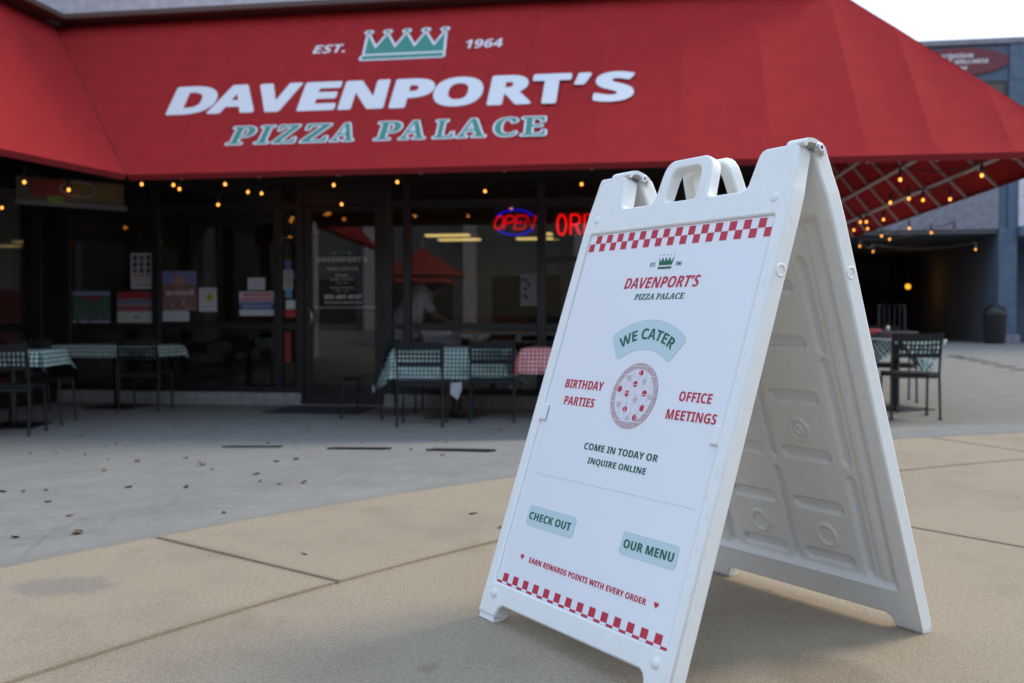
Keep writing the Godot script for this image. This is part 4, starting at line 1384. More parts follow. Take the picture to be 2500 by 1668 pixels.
func furniture() -> void:
	var yaw := -deg_to_rad(9.5)
	var chair := make_chair("black patio chair with pierced back, left of the pair at the green cloth", "black patio chairs with pierced backs")
	chair.transform = place(-0.90, -9.99, -0.03)
	var list := [
		[-0.20, -10.40, -0.02, "black patio chair with pierced back, between green and red chequered cloths"],
		[3.92, -9.80, -0.13, "black patio chair with pierced back on the sunny patio right of the white sign"],
		[-4.62, -9.18, 0.12, "black patio chair cut by the left picture edge, nearest the camera there"],
		[-4.75, -10.12, -1.45, "black patio chair seen side-on at the leftmost table"],
		[-4.24, -11.52, -0.02, "black patio chair with its back to us at the table under the window posters"],
		[-1.55, -10.75, 1.35, "black patio chair turned side-on beside the shop door"],
		[-0.85, -11.45, 3.05, "black patio chair on the window side of the green chequered table"],
		[3.35, -11.1, 2.2, "black patio chair half hidden behind the white sign's right edge"],
		[4.5, -11.75, 2.95, "black patio chair on the far side of the right-hand table"],
		[-5.6, -11.3, 1.5, "black patio chair in the dark inner corner by the window posters"]]
	for c in list: copy_of(chair, place(c[0], c[1], c[2]), c[3])
	var inside := [[1.9, -1.9, 0.4, "dark chair inside, left of the counter behind the neon sign"], [3.0, -1.6, -0.6, "dark chair inside behind the red neon letters"], [-1.9, -1.4, 2.6, "dark chair inside behind the tent poster"], [-3.0, -1.6, 0.5, "dark chair inside behind the leftmost posters"]]
	for c in inside: copy_of(chair, FT * at(c[0], -0.345, c[1], c[2]), c[3], "dark chairs inside the restaurant")
	# tables and their cloths
	var spots := [
		[-0.62, -10.82, 1.20, 0.72, yaw, "dark patio table under the green chequered cloth near the door", "green gingham tablecloth over the table right of the door", 0.33, 0.0, "green_cloth"],
		[0.62, -10.66, 0.95, 0.72, yaw, "dark patio table under the red chequered cloth", "red gingham tablecloth beside the white sign's left edge", 0.26, 0.0, "red_cloth"],
		[-4.95, -9.85, 0.80, 0.72, 0.1, "dark patio table at the left picture edge", "green gingham tablecloth cut by the left picture edge", 0.15, 0.0, "green_cloth"],
		[-4.75, -11.95, 1.35, 0.70, yaw, "dark patio table below the window posters", "green gingham tablecloth on the table below the window posters", 0.14, 0.0, "green_cloth"],
		[4.14, -10.72, 0.72, 0.72, 0.50, "dark pedestal table right of the white sign", "green gingham tablecloth laid cornerwise on the right-hand table", 0.15, PI / 4, "green_cloth"]]
	for s in spots:
		make_table(s[5], s[2], s[3], place(s[0], s[1], s[4]))
		var cl := part("tablecloth", cloth_mesh(s[2], s[3], s[7], s[8], int(s[0] * 10.0)), M[s[9]])
		cl.transform = place(s[0], s[1], s[4])
		tag(cl, s[6], "tablecloth", "gingham tablecloths")
	# a white-lined cloth corner hanging between the two near chairs
	var st := mk()
	var cpts := [Vector3(-0.01, 0.40, 0.0), Vector3(0.10, 0.41, 0.02), Vector3(0.10, 0.33, 0.04), Vector3(0.06, 0.23, 0.06), Vector3(-0.02, 0.29, 0.04)]
	for k in range(1, 4):
		quad(st, cpts[0], cpts[k + 1], cpts[k], cpts[0] + Vector3(0, 0.0, -0.004))
	tag(part("napkin", done(st), M.lining, null, place(-0.62, -10.30)), "white lined corner of cloth hanging between the two chairs", "cloth")
	# things on the right-hand table
	var ty := ground(4.14, -10.72) + 0.757
	st = mk(); box(st, Vector3(-0.17, 0, -0.05), Vector3(0.17, 0.05, 0.05), 0.012)
	tag(part("napkin_stack", done(st), mat(srgb(0.45, 0.06, 0.07), 0.8), null, at(3.86, ty + 0.055, -10.86, 0.2)), "folded red napkins lying on the right-hand table", "napkin")
	st = mk(); box(st, Vector3(-0.15, 0, -0.11), Vector3(0.15, 0.006, 0.11))
	tag(part("menu_sheet", done(st), M.lining, null, at(3.82, ty, -10.55, 0.4)), "white menu sheet on the right-hand table beside the red napkins", "menu")
	var cd := thing("condiment_caddy", "dark condiment caddy with red print on the right-hand table", "caddy", at(4.20, ty, -10.88, 0.05))
	part("box", bx(Vector3(-0.22, 0, -0.06), Vector3(0.22, 0.075, 0.06), 0.008), mat(srgb(0.03, 0.034, 0.045), 0.5), cd)
	part("label_band", bx(Vector3(-0.10, 0.012, 0.061), Vector3(0.03, 0.045, 0.063)), mat(srgb(0.35, 0.03, 0.04), 0.6), cd)
	st = mk(); lathe(st, [Vector2(0, 0.076), Vector2(0.022, 0.076), Vector2(0.024, 0.12), Vector2(0.012, 0.14), Vector2(0, 0.142)], 12)
	part("shaker", done(st), M.alu, cd, at(-0.10, 0, 0.0))
	tag(part("menu_board", bx(Vector3(-0.15, 0.0, -0.008), Vector3(0.15, 0.26, 0.008), 0.006), mat(srgb(0.10, 0.10, 0.10), 0.7), null, at(3.52, ground(3.5, -10.2) + 0.44, -10.28, 0.1) * Transform3D(Basis(Vector3.RIGHT, -0.15), Vector3.ZERO)), "plain dark grey menu board leaning on a chair behind the white sign", "board")
	# door mat
	var mt := part("door_mat", bx(Vector3(-0.60, 0.0, 0.15), Vector3(0.52, 0.012, 1.05), 0.006), mat(srgb(0.022, 0.024, 0.03), 0.95), null, FT * at(0.0, -0.37, 0.0))
	tag(mt, "black door mat on the patio in front of the glass door", "mat")

# ---------------------------------------------------------------- posters, neon and things behind the glass
func poster_image(kind: int, w: int, h: int) -> ImageTexture:
	var r := RandomNumberGenerator.new()
	r.seed = 40 + kind
	var im := Image.create(w, h, false, Image.FORMAT_RGB8)
	im.fill(Color(0.75, 0.77, 0.80))
	var band := func(y0: float, y1: float, c: Color) -> void: im.fill_rect(Rect2i(0, int(y0 * h), w, int((y1 - y0) * h)), c)
	var script := func(y: float, c: Color, x0: float, x1: float, hh: float) -> void:
		var x := int(x0 * w)
		while x < int(x1 * w):
			var l := r.randi_range(2, 4)
			im.fill_rect(Rect2i(x, int(y * h), l, maxi(1, int(hh * h))), c)
			x += l + 1
	match kind:
		0:
			band.call(0.0, 0.14, Color(0.55, 0.60, 0.72)); band.call(0.14, 0.92, Color(0.27, 0.40, 0.37)); band.call(0.92, 1.0, Color(0.62, 0.66, 0.78))
			script.call(0.17, Color(0.65, 0.12, 0.2), 0.3, 0.75, 0.09)
			for k in 26: im.fill_rect(Rect2i(r.randi_range(8, w - 12), r.randi_range(int(h * 0.45), int(h * 0.85)), 4, 6), Color(0.30, 0.25, 0.28).lerp(Color(0.6, 0.6, 0.6), r.randf() * 0.5))
		1:
			band.call(0.0, 0.22, Color(0.62, 0.20, 0.22)); band.call(0.22, 0.42, Color(0.46, 0.44, 0.55)); band.call(0.42, 0.62, Color(0.55, 0.36, 0.40)); band.call(0.62, 1.0, Color(0.70, 0.74, 0.72))
			script.call(0.52, Color(0.66, 0.1, 0.15), 0.3, 0.7, 0.08); script.call(0.75, Color(0.3, 0.35, 0.5), 0.45, 0.6, 0.08)
		2:
			for k in 9: im.fill_rect(Rect2i(int(w * (0.10 + 0.30 * (k % 3))), int(h * (0.07 + 0.18 * (k / 3))), int(w * 0.2), int(h * 0.15)), Color(0.25, 0.25, 0.36).lerp(Color(0.5, 0.4, 0.4), r.randf()))
			script.call(0.62, Color(0.7, 0.3, 0.3), 0.12, 0.9, 0.05); script.call(0.72, Color(0.7, 0.4, 0.4), 0.15, 0.85, 0.03); script.call(0.86, Color(0.4, 0.4, 0.5), 0.15, 0.85, 0.05)
		3:
			band.call(0.0, 0.34, Color(0.46, 0.48, 0.72)); band.call(0.34, 1.0, Color(0.50, 0.40, 0.40))
			for y in range(int(h * 0.04), int(h * 0.36)):
				var f := (float(y) / h - 0.04) / 0.32
				im.fill_rect(Rect2i(int(w * (0.5 - 0.28 * f)), y, int(w * 0.56 * f) + 1, 1), Color(0.66, 0.50, 0.48))
			for k in 30: im.fill_rect(Rect2i(r.randi_range(6, w - 10), r.randi_range(int(h * 0.4), int(h * 0.9)), 4, 5), Color(0.75, 0.7, 0.68).lerp(Color(0.5, 0.2, 0.2), r.randf()))
			script.call(0.52, Color(0.8, 0.76, 0.76), 0.12, 0.88, 0.1)
		4:
			for y in range(int(h * 0.22), int(h * 0.58)):
				var f := sin(PI * (float(y) / h - 0.22) / 0.36)
				im.fill_rect(Rect2i(int(w * (0.62 - 0.22 * f)), y, int(w * 0.44 * f) + 1, 1), Color(0.70, 0.62, 0.12))
			script.call(0.78, Color(0.5, 0.5, 0.55), 0.15, 0.85, 0.03)
		5:
			script.call(0.25, Color(0.5, 0.52, 0.55), 0.15, 0.6, 0.06); script.call(0.55, Color(0.5, 0.52, 0.55), 0.15, 0.8, 0.06)
		6:
			script.call(0.08, Color(0.70, 0.25, 0.32), 0.12, 0.9, 0.14); script.call(0.27, Color(0.72, 0.3, 0.36), 0.06, 0.94, 0.12)
			band.call(0.42, 0.54, Color(0.40, 0.42, 0.60)); band.call(0.56, 0.76, Color(0.14, 0.20, 0.50))
			script.call(0.60, Color(0.7, 0.75, 0.9), 0.08, 0.92, 0.09)
		7:
			for k in 7: im.fill_rect(Rect2i(r.randi_range(4, w - 16), r.randi_range(8, h - 30), 10, 12), Color(0.3, 0.32, 0.4).lerp(Color(0.6, 0.55, 0.55), r.randf()))
		8:
			im.fill(Color(0.72, 0.74, 0.76))
			for y in [0.15, 0.32, 0.55, 0.75]: script.call(y, Color(0.1, 0.1, 0.13), 0.2, 0.8, 0.1)
	return ImageTexture.create_from_image(im)

func sheet(called: String, label: String, cat: String, s0: float, y0: float, s1: float, y1: float, m: Material, group := "", zz := -0.0195) -> void:
	var t := thing(called, label, cat, FT * at((s0 + s1) / 2, y0, zz), group)
	var st := SurfaceTool.new()
	st.begin(Mesh.PRIMITIVE_TRIANGLES)
	var w := (s1 - s0) / 2; var h := y1 - y0
	quad_uv(st, [Vector3(-w, 0, 0), Vector3(w, 0, 0), Vector3(w, h, 0), Vector3(-w, h, 0)], [Vector2(0, 1), Vector2(1, 1), Vector2(1, 0), Vector2(0, 0)])
	st.generate_normals()
	part("print", st, m, t)
	part("card", bx(Vector3(-w, 0, -0.0016), Vector3(w, h, -0.0004)), M.paper, t)

func window_things() -> void:
	var P := [
		["green and grey team poster with red script, leftmost on the shop window", -3.64, 0.62, -3.10, 1.04, 0],
		["square poster with red top bands and white foot on the window", -3.00, 0.62, -2.505, 1.03, 1],
		["upright white poster with a grid of portraits, highest on the window", -2.81, 1.07, -2.505, 1.52, 2],
		["large event poster with a peaked tent under a blue sky", -2.38, 0.80, -1.92, 1.29, 3],
		["blank white strip of paper under the tent poster", -2.38, 0.66, -2.02, 0.79, 5],
		["small white flyer with a yellow oval beside the tent poster", -1.89, 0.78, -1.65, 1.08, 4],
		["small white note above the red, white and blue poster", -1.24, 1.05, -1.01, 1.20, 5],
		["red, white and blue lettered poster left of the door", -1.35, 0.73, -0.89, 1.03, 6],
		["pale poster with faded pictures under the blue and red neon sign", 2.12, 0.85, 2.38, 1.24, 7],
		["white card low in the window above the pierced chair", 0.86, 0.40, 1.25, 0.54, 5]]
	for p in P:
		var m := mat(Color(1, 1, 1), 0.6)
		var wide: float = p[3] - p[1]; var tall: float = p[4] - p[2]
		m.albedo_texture = poster_image(p[5], 72, int(72.0 * tall / wide))
		sheet("window_poster", p[0], "poster", p[1], p[2], p[3], p[4], m, "posters on the shop window", -0.45 if p[1] > 0.5 else -0.0195)
	var blue := mat(srgb(0.09, 0.16, 0.45), 0.6); var sky := mat(srgb(0.10, 0.30, 0.48), 0.6)
	var code := mat(Color(1, 1, 1), 0.6); code.albedo_texture = poster_image(8, 48, 48)
	var S := [
		["square blue sticker at the top of the column beside the door", -0.75, 1.30, -0.67, 1.41, blue], ["upper one of two white printed stickers beside the door", -0.77, 1.18, -0.65, 1.29, code],
		["lower one of two white printed stickers beside the door", -0.77, 1.05, -0.65, 1.17, code], ["light blue sticker under the white printed ones", -0.75, 0.95, -0.66, 1.05, sky],
		["violet-blue sticker close to the door frame", -0.64, 1.18, -0.605, 1.27, blue], ["plain white square notice above the red sticker", -0.74, 0.81, -0.605, 0.92, M.paper],
		["long red sticker beside the door handle", -0.75, 0.71, -0.605, 0.80, mat(srgb(0.42, 0.03, 0.04), 0.6)], ["narrow upright red strip low beside the door", -0.76, 0.15, -0.68, 0.53, mat(srgb(0.22, 0.018, 0.02), 0.6)]]
	for p in S: sheet("door_sticker", p[0], "sticker", p[1], p[2], p[3], p[4], p[5], "stickers beside the door")
	sheet("house_number", "small pale number plate on the glass above the door", "sign", -0.13, 2.22, 0.06, 2.31, mat(srgb(0.10, 0.11, 0.11), 0.8))
	# neon: tubes along strokes
	var red := glow(Color(1.0, 0.055, 0.03), 0.95)
	var dim := glow(Color(0.9, 0.03, 0.03), 0.7)
	var blu := glow(Color(0.06, 0.08, 1.0), 1.1)
	var L := {
		"O": [arc_pts(0.5, 0.5, 0.46, 0.5, 0, TAU)],
		"P": [[Vector2(0, 0), Vector2(0, 1)], [Vector2(0, 1), Vector2(0.6, 1), Vector2(0.9, 0.9), Vector2(0.95, 0.72), Vector2(0.85, 0.55), Vector2(0.6, 0.47), Vector2(0, 0.47)]],
		"E": [[Vector2(0.95, 0), Vector2(0, 0), Vector2(0, 1), Vector2(0.95, 1)], [Vector2(0, 0.5), Vector2(0.8, 0.5)]],
		"N": [[Vector2(0, 0), Vector2(0, 1), Vector2(0.95, 0), Vector2(0.95, 1)]],
		"R": [[Vector2(0, 0), Vector2(0, 1)], [Vector2(0, 1), Vector2(0.6, 1), Vector2(0.9, 0.9), Vector2(0.95, 0.74), Vector2(0.85, 0.58), Vector2(0.6, 0.5), Vector2(0, 0.5)], [Vector2(0.5, 0.5), Vector2(0.95, 0)]],
		"D": [[Vector2(0, 0), Vector2(0, 1), Vector2(0.5, 1), Vector2(0.85, 0.82), Vector2(0.97, 0.5), Vector2(0.85, 0.18), Vector2(0.5, 0), Vector2(0, 0)]]}
	var o := thing("neon_open_sign", "glowing red OPEN sign in an oval of blue dots", "neon sign", FT * at(2.11, 1.84, -0.10))
	part("backboard", bx(Vector3(-0.27, -0.17, -0.035), Vector3(0.27, 0.17, -0.025), 0.004), M.black, o)
	var xs := [-0.25, -0.123, 0.004, 0.128]
	for k in 4:
		var st := mk()
		for s in L["OPEN"[k]]:
			var pts := []
			for q in s: pts.append(Vector3(xs[k] + q.x * 0.108 + (q.y - 0.5) * 0.035, -0.078 + q.y * 0.156, 0.0))
			tube(st, pts, 0.0105, 6)
		part("letter", done(st), dim, o)
	for k in 40:
		var a := TAU * (k + 0.5) / 40
		if absf(sin(a)) < 0.42: continue
		var sp := SphereMesh.new(); sp.radius = 0.009; sp.height = 0.018; sp.radial_segments = 8; sp.rings = 4
		put("led", sp, blu, o, at(cos(a) * 0.245, sin(a) * 0.150, 0.0))
	lamp(o, Vector3(0, 0, 0.06), Color(0.8, 0.2, 0.5), 0.01, 0.1)
	o = thing("neon_order_sign", "bright red neon lettering partly hidden by the white sign", "neon sign", FT * at(2.61, 1.685, -0.10))
	part("backboard", bx(Vector3(-0.05, -0.05, -0.035), Vector3(0.86, 0.29, -0.025), 0.004), M.black, o)
	for k in 5:
		var st := mk()
		for s in L["ORDER"[k]]:
			var pts := []
			for q in s: pts.append(Vector3(0.165 * k + q.x * 0.115, q.y * 0.235, 0.0))
			tube(st, pts, 0.0125, 6)
		part("letter", done(st), red, o)
	lamp(o, Vector3(0.4, 0.12, 0.06), Color(1.0, 0.15, 0.1), 0.012, 0.15)
	# ceiling lights far inside
	var k := 0
	for s in [-0.9, 0.9, 2.9, 4.6]:
		for z in [-9.4, -10.6]:
			var t := thing("ceiling_light", "warm white ceiling light panel inside, %s row, %s from the left" % ["nearer" if z > -10.0 else "farther", ["first", "second", "third", "fourth"][k / 2]], "light", FT * at(s, 2.50, z), "ceiling lights inside the restaurant")
			part("housing", bx(Vector3(-0.50, 0.0, -0.16), Vector3(0.50, 0.049, 0.16)), M.ceil, t)
			part("diffuser", bx(Vector3(-0.47, -0.035, -0.14), Vector3(0.47, -0.001, 0.14)), glow(Color(1.0, 0.86, 0.52), 0.62), t)
			var al := AreaLight3D.new()
			al.name = "light"
			t.add_child(al)
			al.position = Vector3(0, -0.05, 0)
			al.rotation = Vector3(-PI / 2, 0, 0)
			al.area_size = Vector2(0.9, 0.26)
			al.light_color = Color(1.0, 0.86, 0.6)
			al.light_energy = 0.10
			al.shadow_enabled = true
			k += 1
	# a hanging banner under the left wing of the awning
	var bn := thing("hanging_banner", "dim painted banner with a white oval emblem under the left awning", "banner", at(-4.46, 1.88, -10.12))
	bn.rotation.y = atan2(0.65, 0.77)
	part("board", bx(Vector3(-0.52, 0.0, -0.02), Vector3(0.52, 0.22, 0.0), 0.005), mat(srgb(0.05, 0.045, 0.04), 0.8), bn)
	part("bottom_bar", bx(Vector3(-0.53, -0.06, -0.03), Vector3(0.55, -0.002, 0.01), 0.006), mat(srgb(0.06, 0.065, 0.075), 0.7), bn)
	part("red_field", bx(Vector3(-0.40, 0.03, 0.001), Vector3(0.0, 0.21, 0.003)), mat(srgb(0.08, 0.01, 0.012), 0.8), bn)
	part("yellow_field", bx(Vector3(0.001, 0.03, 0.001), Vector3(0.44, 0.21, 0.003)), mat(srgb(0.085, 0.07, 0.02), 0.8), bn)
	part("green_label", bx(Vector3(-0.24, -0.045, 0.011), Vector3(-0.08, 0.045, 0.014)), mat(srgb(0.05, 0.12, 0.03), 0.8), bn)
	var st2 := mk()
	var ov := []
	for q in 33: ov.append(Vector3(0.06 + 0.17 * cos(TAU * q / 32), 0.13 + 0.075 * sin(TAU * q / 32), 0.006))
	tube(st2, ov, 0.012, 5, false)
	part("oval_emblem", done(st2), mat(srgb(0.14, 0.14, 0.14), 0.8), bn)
	person()

func arc_pts(cx: float, cy: float, rx: float, ry: float, a0: float, a1: float) -> Array:
	var p := []
	for k in 21: p.append(Vector2(cx + rx * cos(lerpf(a0, a1, k / 20.0)), cy + ry * sin(lerpf(a0, a1, k / 20.0))))
	return p

# smooth body from tapered bones: [a, b, ra, rb]
func body_mesh(bones: Array, cell: float, k: float) -> ArrayMesh:
	var lo := Vector3.ONE * 1e9; var hi := -lo
	for b in bones:
		for j in 2:
			lo = lo.min(b[j] - Vector3.ONE * (b[2 + j] + cell * 2)); hi = hi.max(b[j] + Vector3.ONE * (b[2 + j] + cell * 2))
	var n := Vector3i(((hi - lo) / cell).ceil()) + Vector3i.ONE
	var f := PackedFloat32Array()
	f.resize(n.x * n.y * n.z)
	for z in n.z:
		for y in n.y:
			for x in n.x:
				var p := lo + Vector3(x, y, z) * cell
				var s := 0.0
				for b in bones:
					var ab: Vector3 = b[1] - b[0]
					var h := clampf((p - b[0]).dot(ab) / ab.length_squared(), 0.0, 1.0)
					s += exp(-(p.distance_to(b[0] + ab * h) - lerpf(b[2], b[3], h)) / k)
				f[(z * n.y + y) * n.x + x] = -k * log(maxf(s, 1e-30))
	var id := {}
	var verts := []
	var ix := func(x, y, z): return (z * n.y + y) * n.x + x
	for z in n.z - 1:
		for y in n.y - 1:
			for x in n.x - 1:
				var c := Vector3.ZERO; var m := 0
				var v := []
				for q in 8: v.append(f[ix.call(x + (q & 1), y + ((q >> 1) & 1), z + (q >> 2))])
				for e in [[0, 1], [2, 3], [4, 5], [6, 7], [0, 2], [1, 3], [4, 6], [5, 7], [0, 4], [1, 5], [2, 6], [3, 7]]:
					if (v[e[0]] < 0) != (v[e[1]] < 0):
						var t: float = v[e[0]] / (v[e[0]] - v[e[1]])
						var pa := Vector3(e[0] & 1, (e[0] >> 1) & 1, e[0] >> 2); var pb := Vector3(e[1] & 1, (e[1] >> 1) & 1, e[1] >> 2)
						c += pa.lerp(pb, t); m += 1
				if m:
					id[ix.call(x, y, z)] = verts.size()
					verts.append(lo + (Vector3(x, y, z) + c / m) * cell)
	var st := mk()
	st.set_smooth_group(0)
	for z in range(1, n.z - 1):
		for y in range(1, n.y - 1):
			for x in range(1, n.x - 1):
				var a: float = f[ix.call(x, y, z)]
				for ax in 3:
					var d := [Vector3i(1, 0, 0), Vector3i(0, 1, 0), Vector3i(0, 0, 1)]
					var o: Vector3i = d[ax]
					var b: float = f[ix.call(x + o.x, y + o.y, z + o.z)]
					if (a < 0) == (b < 0): continue
					var u: Vector3i = d[(ax + 1) % 3]; var w: Vector3i = d[(ax + 2) % 3]
					var q := []
					for s in [u * 0 + w * 0, -u, -u - w, -w]:
						q.append(verts[id[ix.call(x + s.x, y + s.y, z + s.z)]])
					if a < 0: quad(st, q[0], q[1], q[2], q[3])
					else: quad(st, q[3], q[2], q[1], q[0])
	st.generate_normals()
	return st.commit()

func person() -> void:
	# someone in a white shirt bent over a table just inside the window
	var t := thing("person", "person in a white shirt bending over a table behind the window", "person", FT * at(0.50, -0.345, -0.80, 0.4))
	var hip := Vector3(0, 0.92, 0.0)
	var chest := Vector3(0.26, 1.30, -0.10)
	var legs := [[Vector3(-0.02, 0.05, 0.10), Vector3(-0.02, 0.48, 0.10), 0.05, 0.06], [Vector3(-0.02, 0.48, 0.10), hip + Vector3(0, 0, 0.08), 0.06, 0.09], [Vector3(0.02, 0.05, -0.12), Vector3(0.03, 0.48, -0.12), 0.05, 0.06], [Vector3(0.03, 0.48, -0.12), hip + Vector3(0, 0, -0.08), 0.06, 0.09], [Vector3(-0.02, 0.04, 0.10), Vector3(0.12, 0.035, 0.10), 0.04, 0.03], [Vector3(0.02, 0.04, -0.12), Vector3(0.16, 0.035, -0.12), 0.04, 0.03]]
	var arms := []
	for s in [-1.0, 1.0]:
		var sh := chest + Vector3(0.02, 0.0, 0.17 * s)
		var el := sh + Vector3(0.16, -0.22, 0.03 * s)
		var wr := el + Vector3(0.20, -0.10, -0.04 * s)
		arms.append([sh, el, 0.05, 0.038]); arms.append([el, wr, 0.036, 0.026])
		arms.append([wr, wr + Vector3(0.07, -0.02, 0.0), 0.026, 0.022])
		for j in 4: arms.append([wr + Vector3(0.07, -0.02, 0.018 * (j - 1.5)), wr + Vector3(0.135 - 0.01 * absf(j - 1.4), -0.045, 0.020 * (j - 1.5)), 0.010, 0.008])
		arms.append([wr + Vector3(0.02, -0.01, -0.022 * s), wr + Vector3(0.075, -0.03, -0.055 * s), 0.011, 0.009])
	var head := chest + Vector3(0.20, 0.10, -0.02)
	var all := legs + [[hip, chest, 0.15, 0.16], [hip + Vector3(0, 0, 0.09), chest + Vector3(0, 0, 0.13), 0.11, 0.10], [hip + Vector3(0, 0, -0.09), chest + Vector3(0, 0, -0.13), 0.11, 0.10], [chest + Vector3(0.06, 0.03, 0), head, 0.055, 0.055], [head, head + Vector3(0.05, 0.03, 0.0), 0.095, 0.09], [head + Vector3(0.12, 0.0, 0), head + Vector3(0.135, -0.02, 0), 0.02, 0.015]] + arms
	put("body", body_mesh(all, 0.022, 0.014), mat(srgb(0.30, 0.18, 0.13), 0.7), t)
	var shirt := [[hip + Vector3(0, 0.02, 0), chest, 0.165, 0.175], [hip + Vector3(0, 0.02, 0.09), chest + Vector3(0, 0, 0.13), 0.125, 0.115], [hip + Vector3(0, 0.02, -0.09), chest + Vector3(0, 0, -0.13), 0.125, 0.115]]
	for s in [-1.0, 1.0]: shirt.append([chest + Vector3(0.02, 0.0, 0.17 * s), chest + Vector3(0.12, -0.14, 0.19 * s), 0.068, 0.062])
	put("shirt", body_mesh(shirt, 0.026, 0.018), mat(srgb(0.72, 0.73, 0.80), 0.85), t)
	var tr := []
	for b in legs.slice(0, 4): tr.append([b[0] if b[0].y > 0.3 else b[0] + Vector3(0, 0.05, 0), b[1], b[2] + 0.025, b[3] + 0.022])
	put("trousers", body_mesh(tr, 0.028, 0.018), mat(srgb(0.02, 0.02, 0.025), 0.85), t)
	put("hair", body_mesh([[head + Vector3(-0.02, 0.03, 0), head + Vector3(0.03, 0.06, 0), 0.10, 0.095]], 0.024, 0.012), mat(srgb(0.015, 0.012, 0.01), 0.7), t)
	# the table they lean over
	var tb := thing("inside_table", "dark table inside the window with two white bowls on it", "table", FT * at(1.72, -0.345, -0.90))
	part("tabletop", bx(Vector3(-0.55, 0.72, -0.38), Vector3(0.55, 0.76, 0.38), 0.01), M.inred, tb)
	var st := mk(); tube(st, [Vector3(0, 0, 0), Vector3(0, 0.72, 0)], 0.04, 10)
	part("column", done(st), M.black, tb)
	for k in 2:
		var bw := thing("bowl", ["white bowl on the inside table, left of two", "white bowl on the inside table, right of two"][k], "bowl", FT * at(1.38 + 0.22 * k, 0.416, -0.75), "white bowls on the inside table")
		st = mk(); lathe(st, [Vector2(0.0, 0.0), Vector2(0.045, 0.0), Vector2(0.075, 0.045), Vector2(0.085, 0.075), Vector2(0.078, 0.075), Vector2(0.06, 0.03), Vector2(0, 0.012)], 18)
		part("shell", done(st), M.paper, bw)

# ---------------------------------------------------------------- string lights
func string_lights() -> void:
	var Y := 1.97
	var sets := [
		["string of warm bulbs under the front of the awning, left of the door", [[-4.55, -9.32], [-4.39, -9.89], [-3.51, -9.47], [-3.23, -9.53], [-2.72, -9.47], [-1.70, -9.53], [-1.07, -9.32]]],
		["string of warm bulbs farther under the awning, close to the glass front", [[-5.87, -11.49], [-3.27, -9.82], [-3.29, -11.18], [-2.66, -10.06], [-2.55, -10.17], [-1.90, -11.14], [-0.27, -9.99], [0.66, -9.47]]],
		["string of warm bulbs under the awning right of the white sign, nearest the corner", [[3.56, -9.16], [4.18, -8.89], [4.16, -10.98], [4.22, -10.62], [4.42, -10.74], [4.68, -10.67]]],
		["string of warm bulbs along the side awning, middle stretch", [[4.61, -13.21], [4.68, -13.18], [4.79, -12.87], [4.94, -14.42], [5.06, -14.20], [4.88, -14.72]]],
		["string of warm bulbs hanging out past the side awning over the plaza", [[5.63, -14.14], [5.72, -15.44], [6.09, -16.09], [6.24, -14.85], [6.39, -14.41], [6.16, -17.67], [6.90, -19.06], [8.59, -18.48]]]]
	var glass := SphereMesh.new(); glass.radius = 0.0140; glass.height = 0.033; glass.radial_segments = 12; glass.rings = 8
	for s in sets:
		# the front strands hang higher, well under the cloth; those by the glass lower
		var pts := []
		for q in s[1]:
			var f := 1.10 if q[0] > -4.3 and q[0] < 2.0 and q[1] > -10.3 else 1.0
			pts.append([q[0] * f, q[1] * f, (Y - CAM_H) * (f - 1.0)])
		var o: Array = pts[0]
		var t := thing("string_light", s[0], "string light", at(o[0], Y, o[1]), "string lights under the awning")
		var st := mk()
		var path := []
		for k in pts.size():
			var p := Vector3(pts[k][0] - o[0], 0.125 + pts[k][2], pts[k][1] - o[1])
			if k > 0:
				var q: Vector3 = path[-1]
				for j in range(1, 6): path.append(q.lerp(p, j / 6.0) - Vector3(0, 0.10 * sin(PI * j / 6.0), 0) * minf(1.0, q.distance_to(p)))
			path.append(p)
		path.push_front(path[0] + Vector3(-0.1, 0.05, -0.4))
		path.append(path[-1] + Vector3(0.15, 0.05, -0.4))
		tube(st, path, 0.005, 5)
		part("wire", done(st), M.black, t)
		for k in pts.size():
			var c := Vector3(pts[k][0] - o[0], pts[k][2], pts[k][1] - o[1])
			var b := put("bulb", glass, M.bulb if not (s[0].contains("past") and k == 4) else M.bulbdim, t, Transform3D(Basis.IDENTITY, c))
			var so := mk(); lathe(so, [Vector2(0.0, 0.018), Vector2(0.013, 0.018), Vector2(0.017, 0.03), Vector2(0.017, 0.085), Vector2(0.008, 0.10), Vector2(0.006, 0.125)], 10)
			part("socket", done(so), M.black, b)
			lamp(t, c, Color(1.0, 0.6, 0.25), 0.003, 0.02)

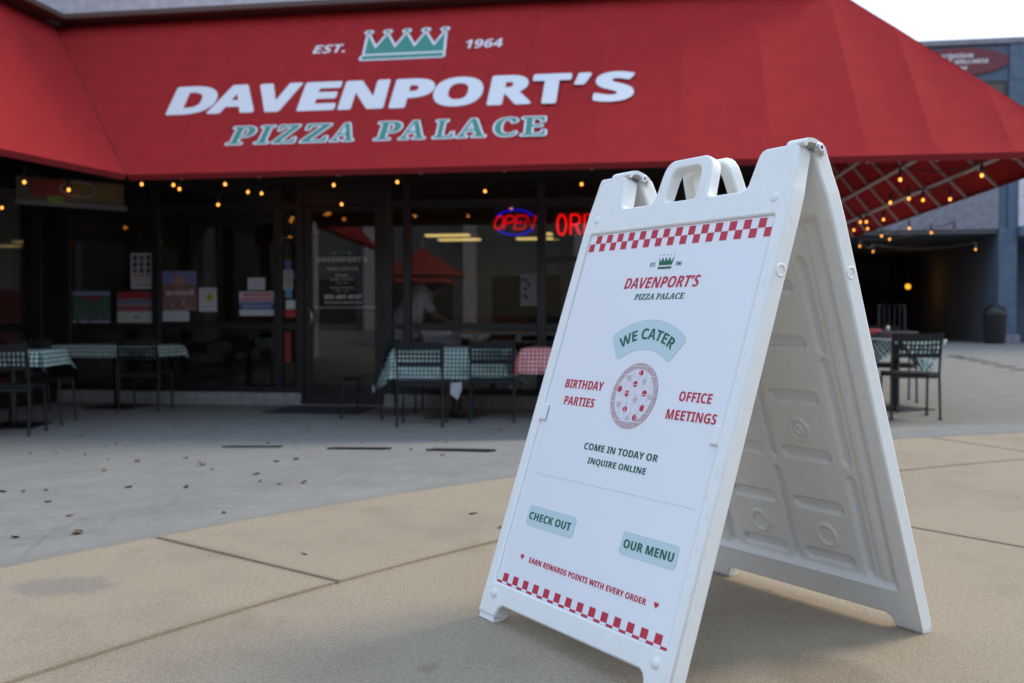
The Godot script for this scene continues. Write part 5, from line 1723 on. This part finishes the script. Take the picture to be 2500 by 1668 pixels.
# ---------------------------------------------------------------- fallen leaves and bits
func litter() -> void:
	var spots := [[-2.2, -4.28], [-2.1, -4.26], [-1.83, -3.91], [-1.59, -3.56], [-1.42, -3.24], [-3.23, -8.11], [-2.58, -8.24], [-1.64, -5.25], [-1.5, -4.96], [-1.2, -4.65], [-1.11, -4.37], [-1.0, -4.26], [-0.9, -4.29], [-1.39, -4.23], [-1.04, -3.58], [-2.11, -5.13], [-3.22, -7.01], [-2.93, -6.81], [-2.48, -6.09], [-1.26, -5.31], [-1.18, -5.42], [-1.79, -8.22], [-1.96, -5.96], [-0.61, -6.0], [-0.37, -5.32], [-4.07, -10.59], [-3.9, -8.99], [-3.94, -9.71], [-3.32, -9.26], [-1.66, -4.29], [-2.01, -4.28], [-2.19, -5.8], [-1.6, -3.19], [-0.13, -9.33], [-0.5, -7.46], [-2.11, -9.3], [-2.01, -7.73], [-3.26, -9.63]]
	for k in 22: spots.append([rng.randf_range(-4.2, 0.2), rng.randf_range(-11.2, -6.5)])
	var shapes := []
	for v in 4:
		var st := mk()
		var n := 8
		var prev := []
		for i in n + 1:
			var u := float(i) / n
			var w := 0.34 * pow(sin(PI * clampf(u * 1.05, 0, 1)), 0.8) * (1.0 + 0.25 * sin(i * 2.1 + v))
			var row := [Vector3(u - 0.5, 0.10 + 0.22 * absf(sin(u * 2.6 + v)) + 0.18, -w), Vector3(u - 0.5, 0.05 + 0.12 * pow(u - 0.4, 2.0) * 4.0, 0.03 * sin(u * 5.0)), Vector3(u - 0.5, 0.10 + 0.25 * absf(cos(u * 2.2 + v)), w)]
			if i > 0:
				for j in 2: quad(st, prev[j], prev[j + 1], row[j + 1], row[j])
			prev = row
		shapes.append(done(st).commit())
	for k in spots.size():
		var x: float = spots[k][0]; var z: float = spots[k][1]
		var s := rng.randf_range(0.020, 0.042) if k < 38 else rng.randf_range(0.02, 0.04)
		if k == 7: s = 0.065
		var b := Basis(Vector3.UP, rng.randf() * TAU) * Basis.from_scale(Vector3(s, s * 0.7, s))
		var o := put("dry_leaf", shapes[k % 4], M.leaf if k % 3 == 0 else M.leaf2, null, Transform3D(b, Vector3(x, ground(x, z) - s * 0.02, z)))
		tag(o, "largest curled brown leaf on the grey patio" if k == 7 else "small dry brown leaf on the grey patio %s" % ("close to the tan paving" if z > -5.0 else "among the dark drain slots" if z > -8.0 else "in the shade under the awning"), "leaf", "dry leaves scattered on the patio")
	var names := ["dark scrap of bark on the tan slab left of the white sign", "second dark scrap close to the white sign's left edge", "thin dark twig on the tan slab"]
	var at3 := [[-0.14, -3.56], [-0.04, -3.33], [-0.62, -2.95]]
	for k in 3:
		var o := put("bark_scrap", shapes[k], M.leaf2, null, Transform3D(Basis(Vector3.UP, 0.4 + k) * Basis.from_scale(Vector3(0.032, 0.012, 0.022 if k < 2 else 0.006)), Vector3(at3[k][0], 0.0, at3[k][1])))
		tag(o, names[k], "debris")
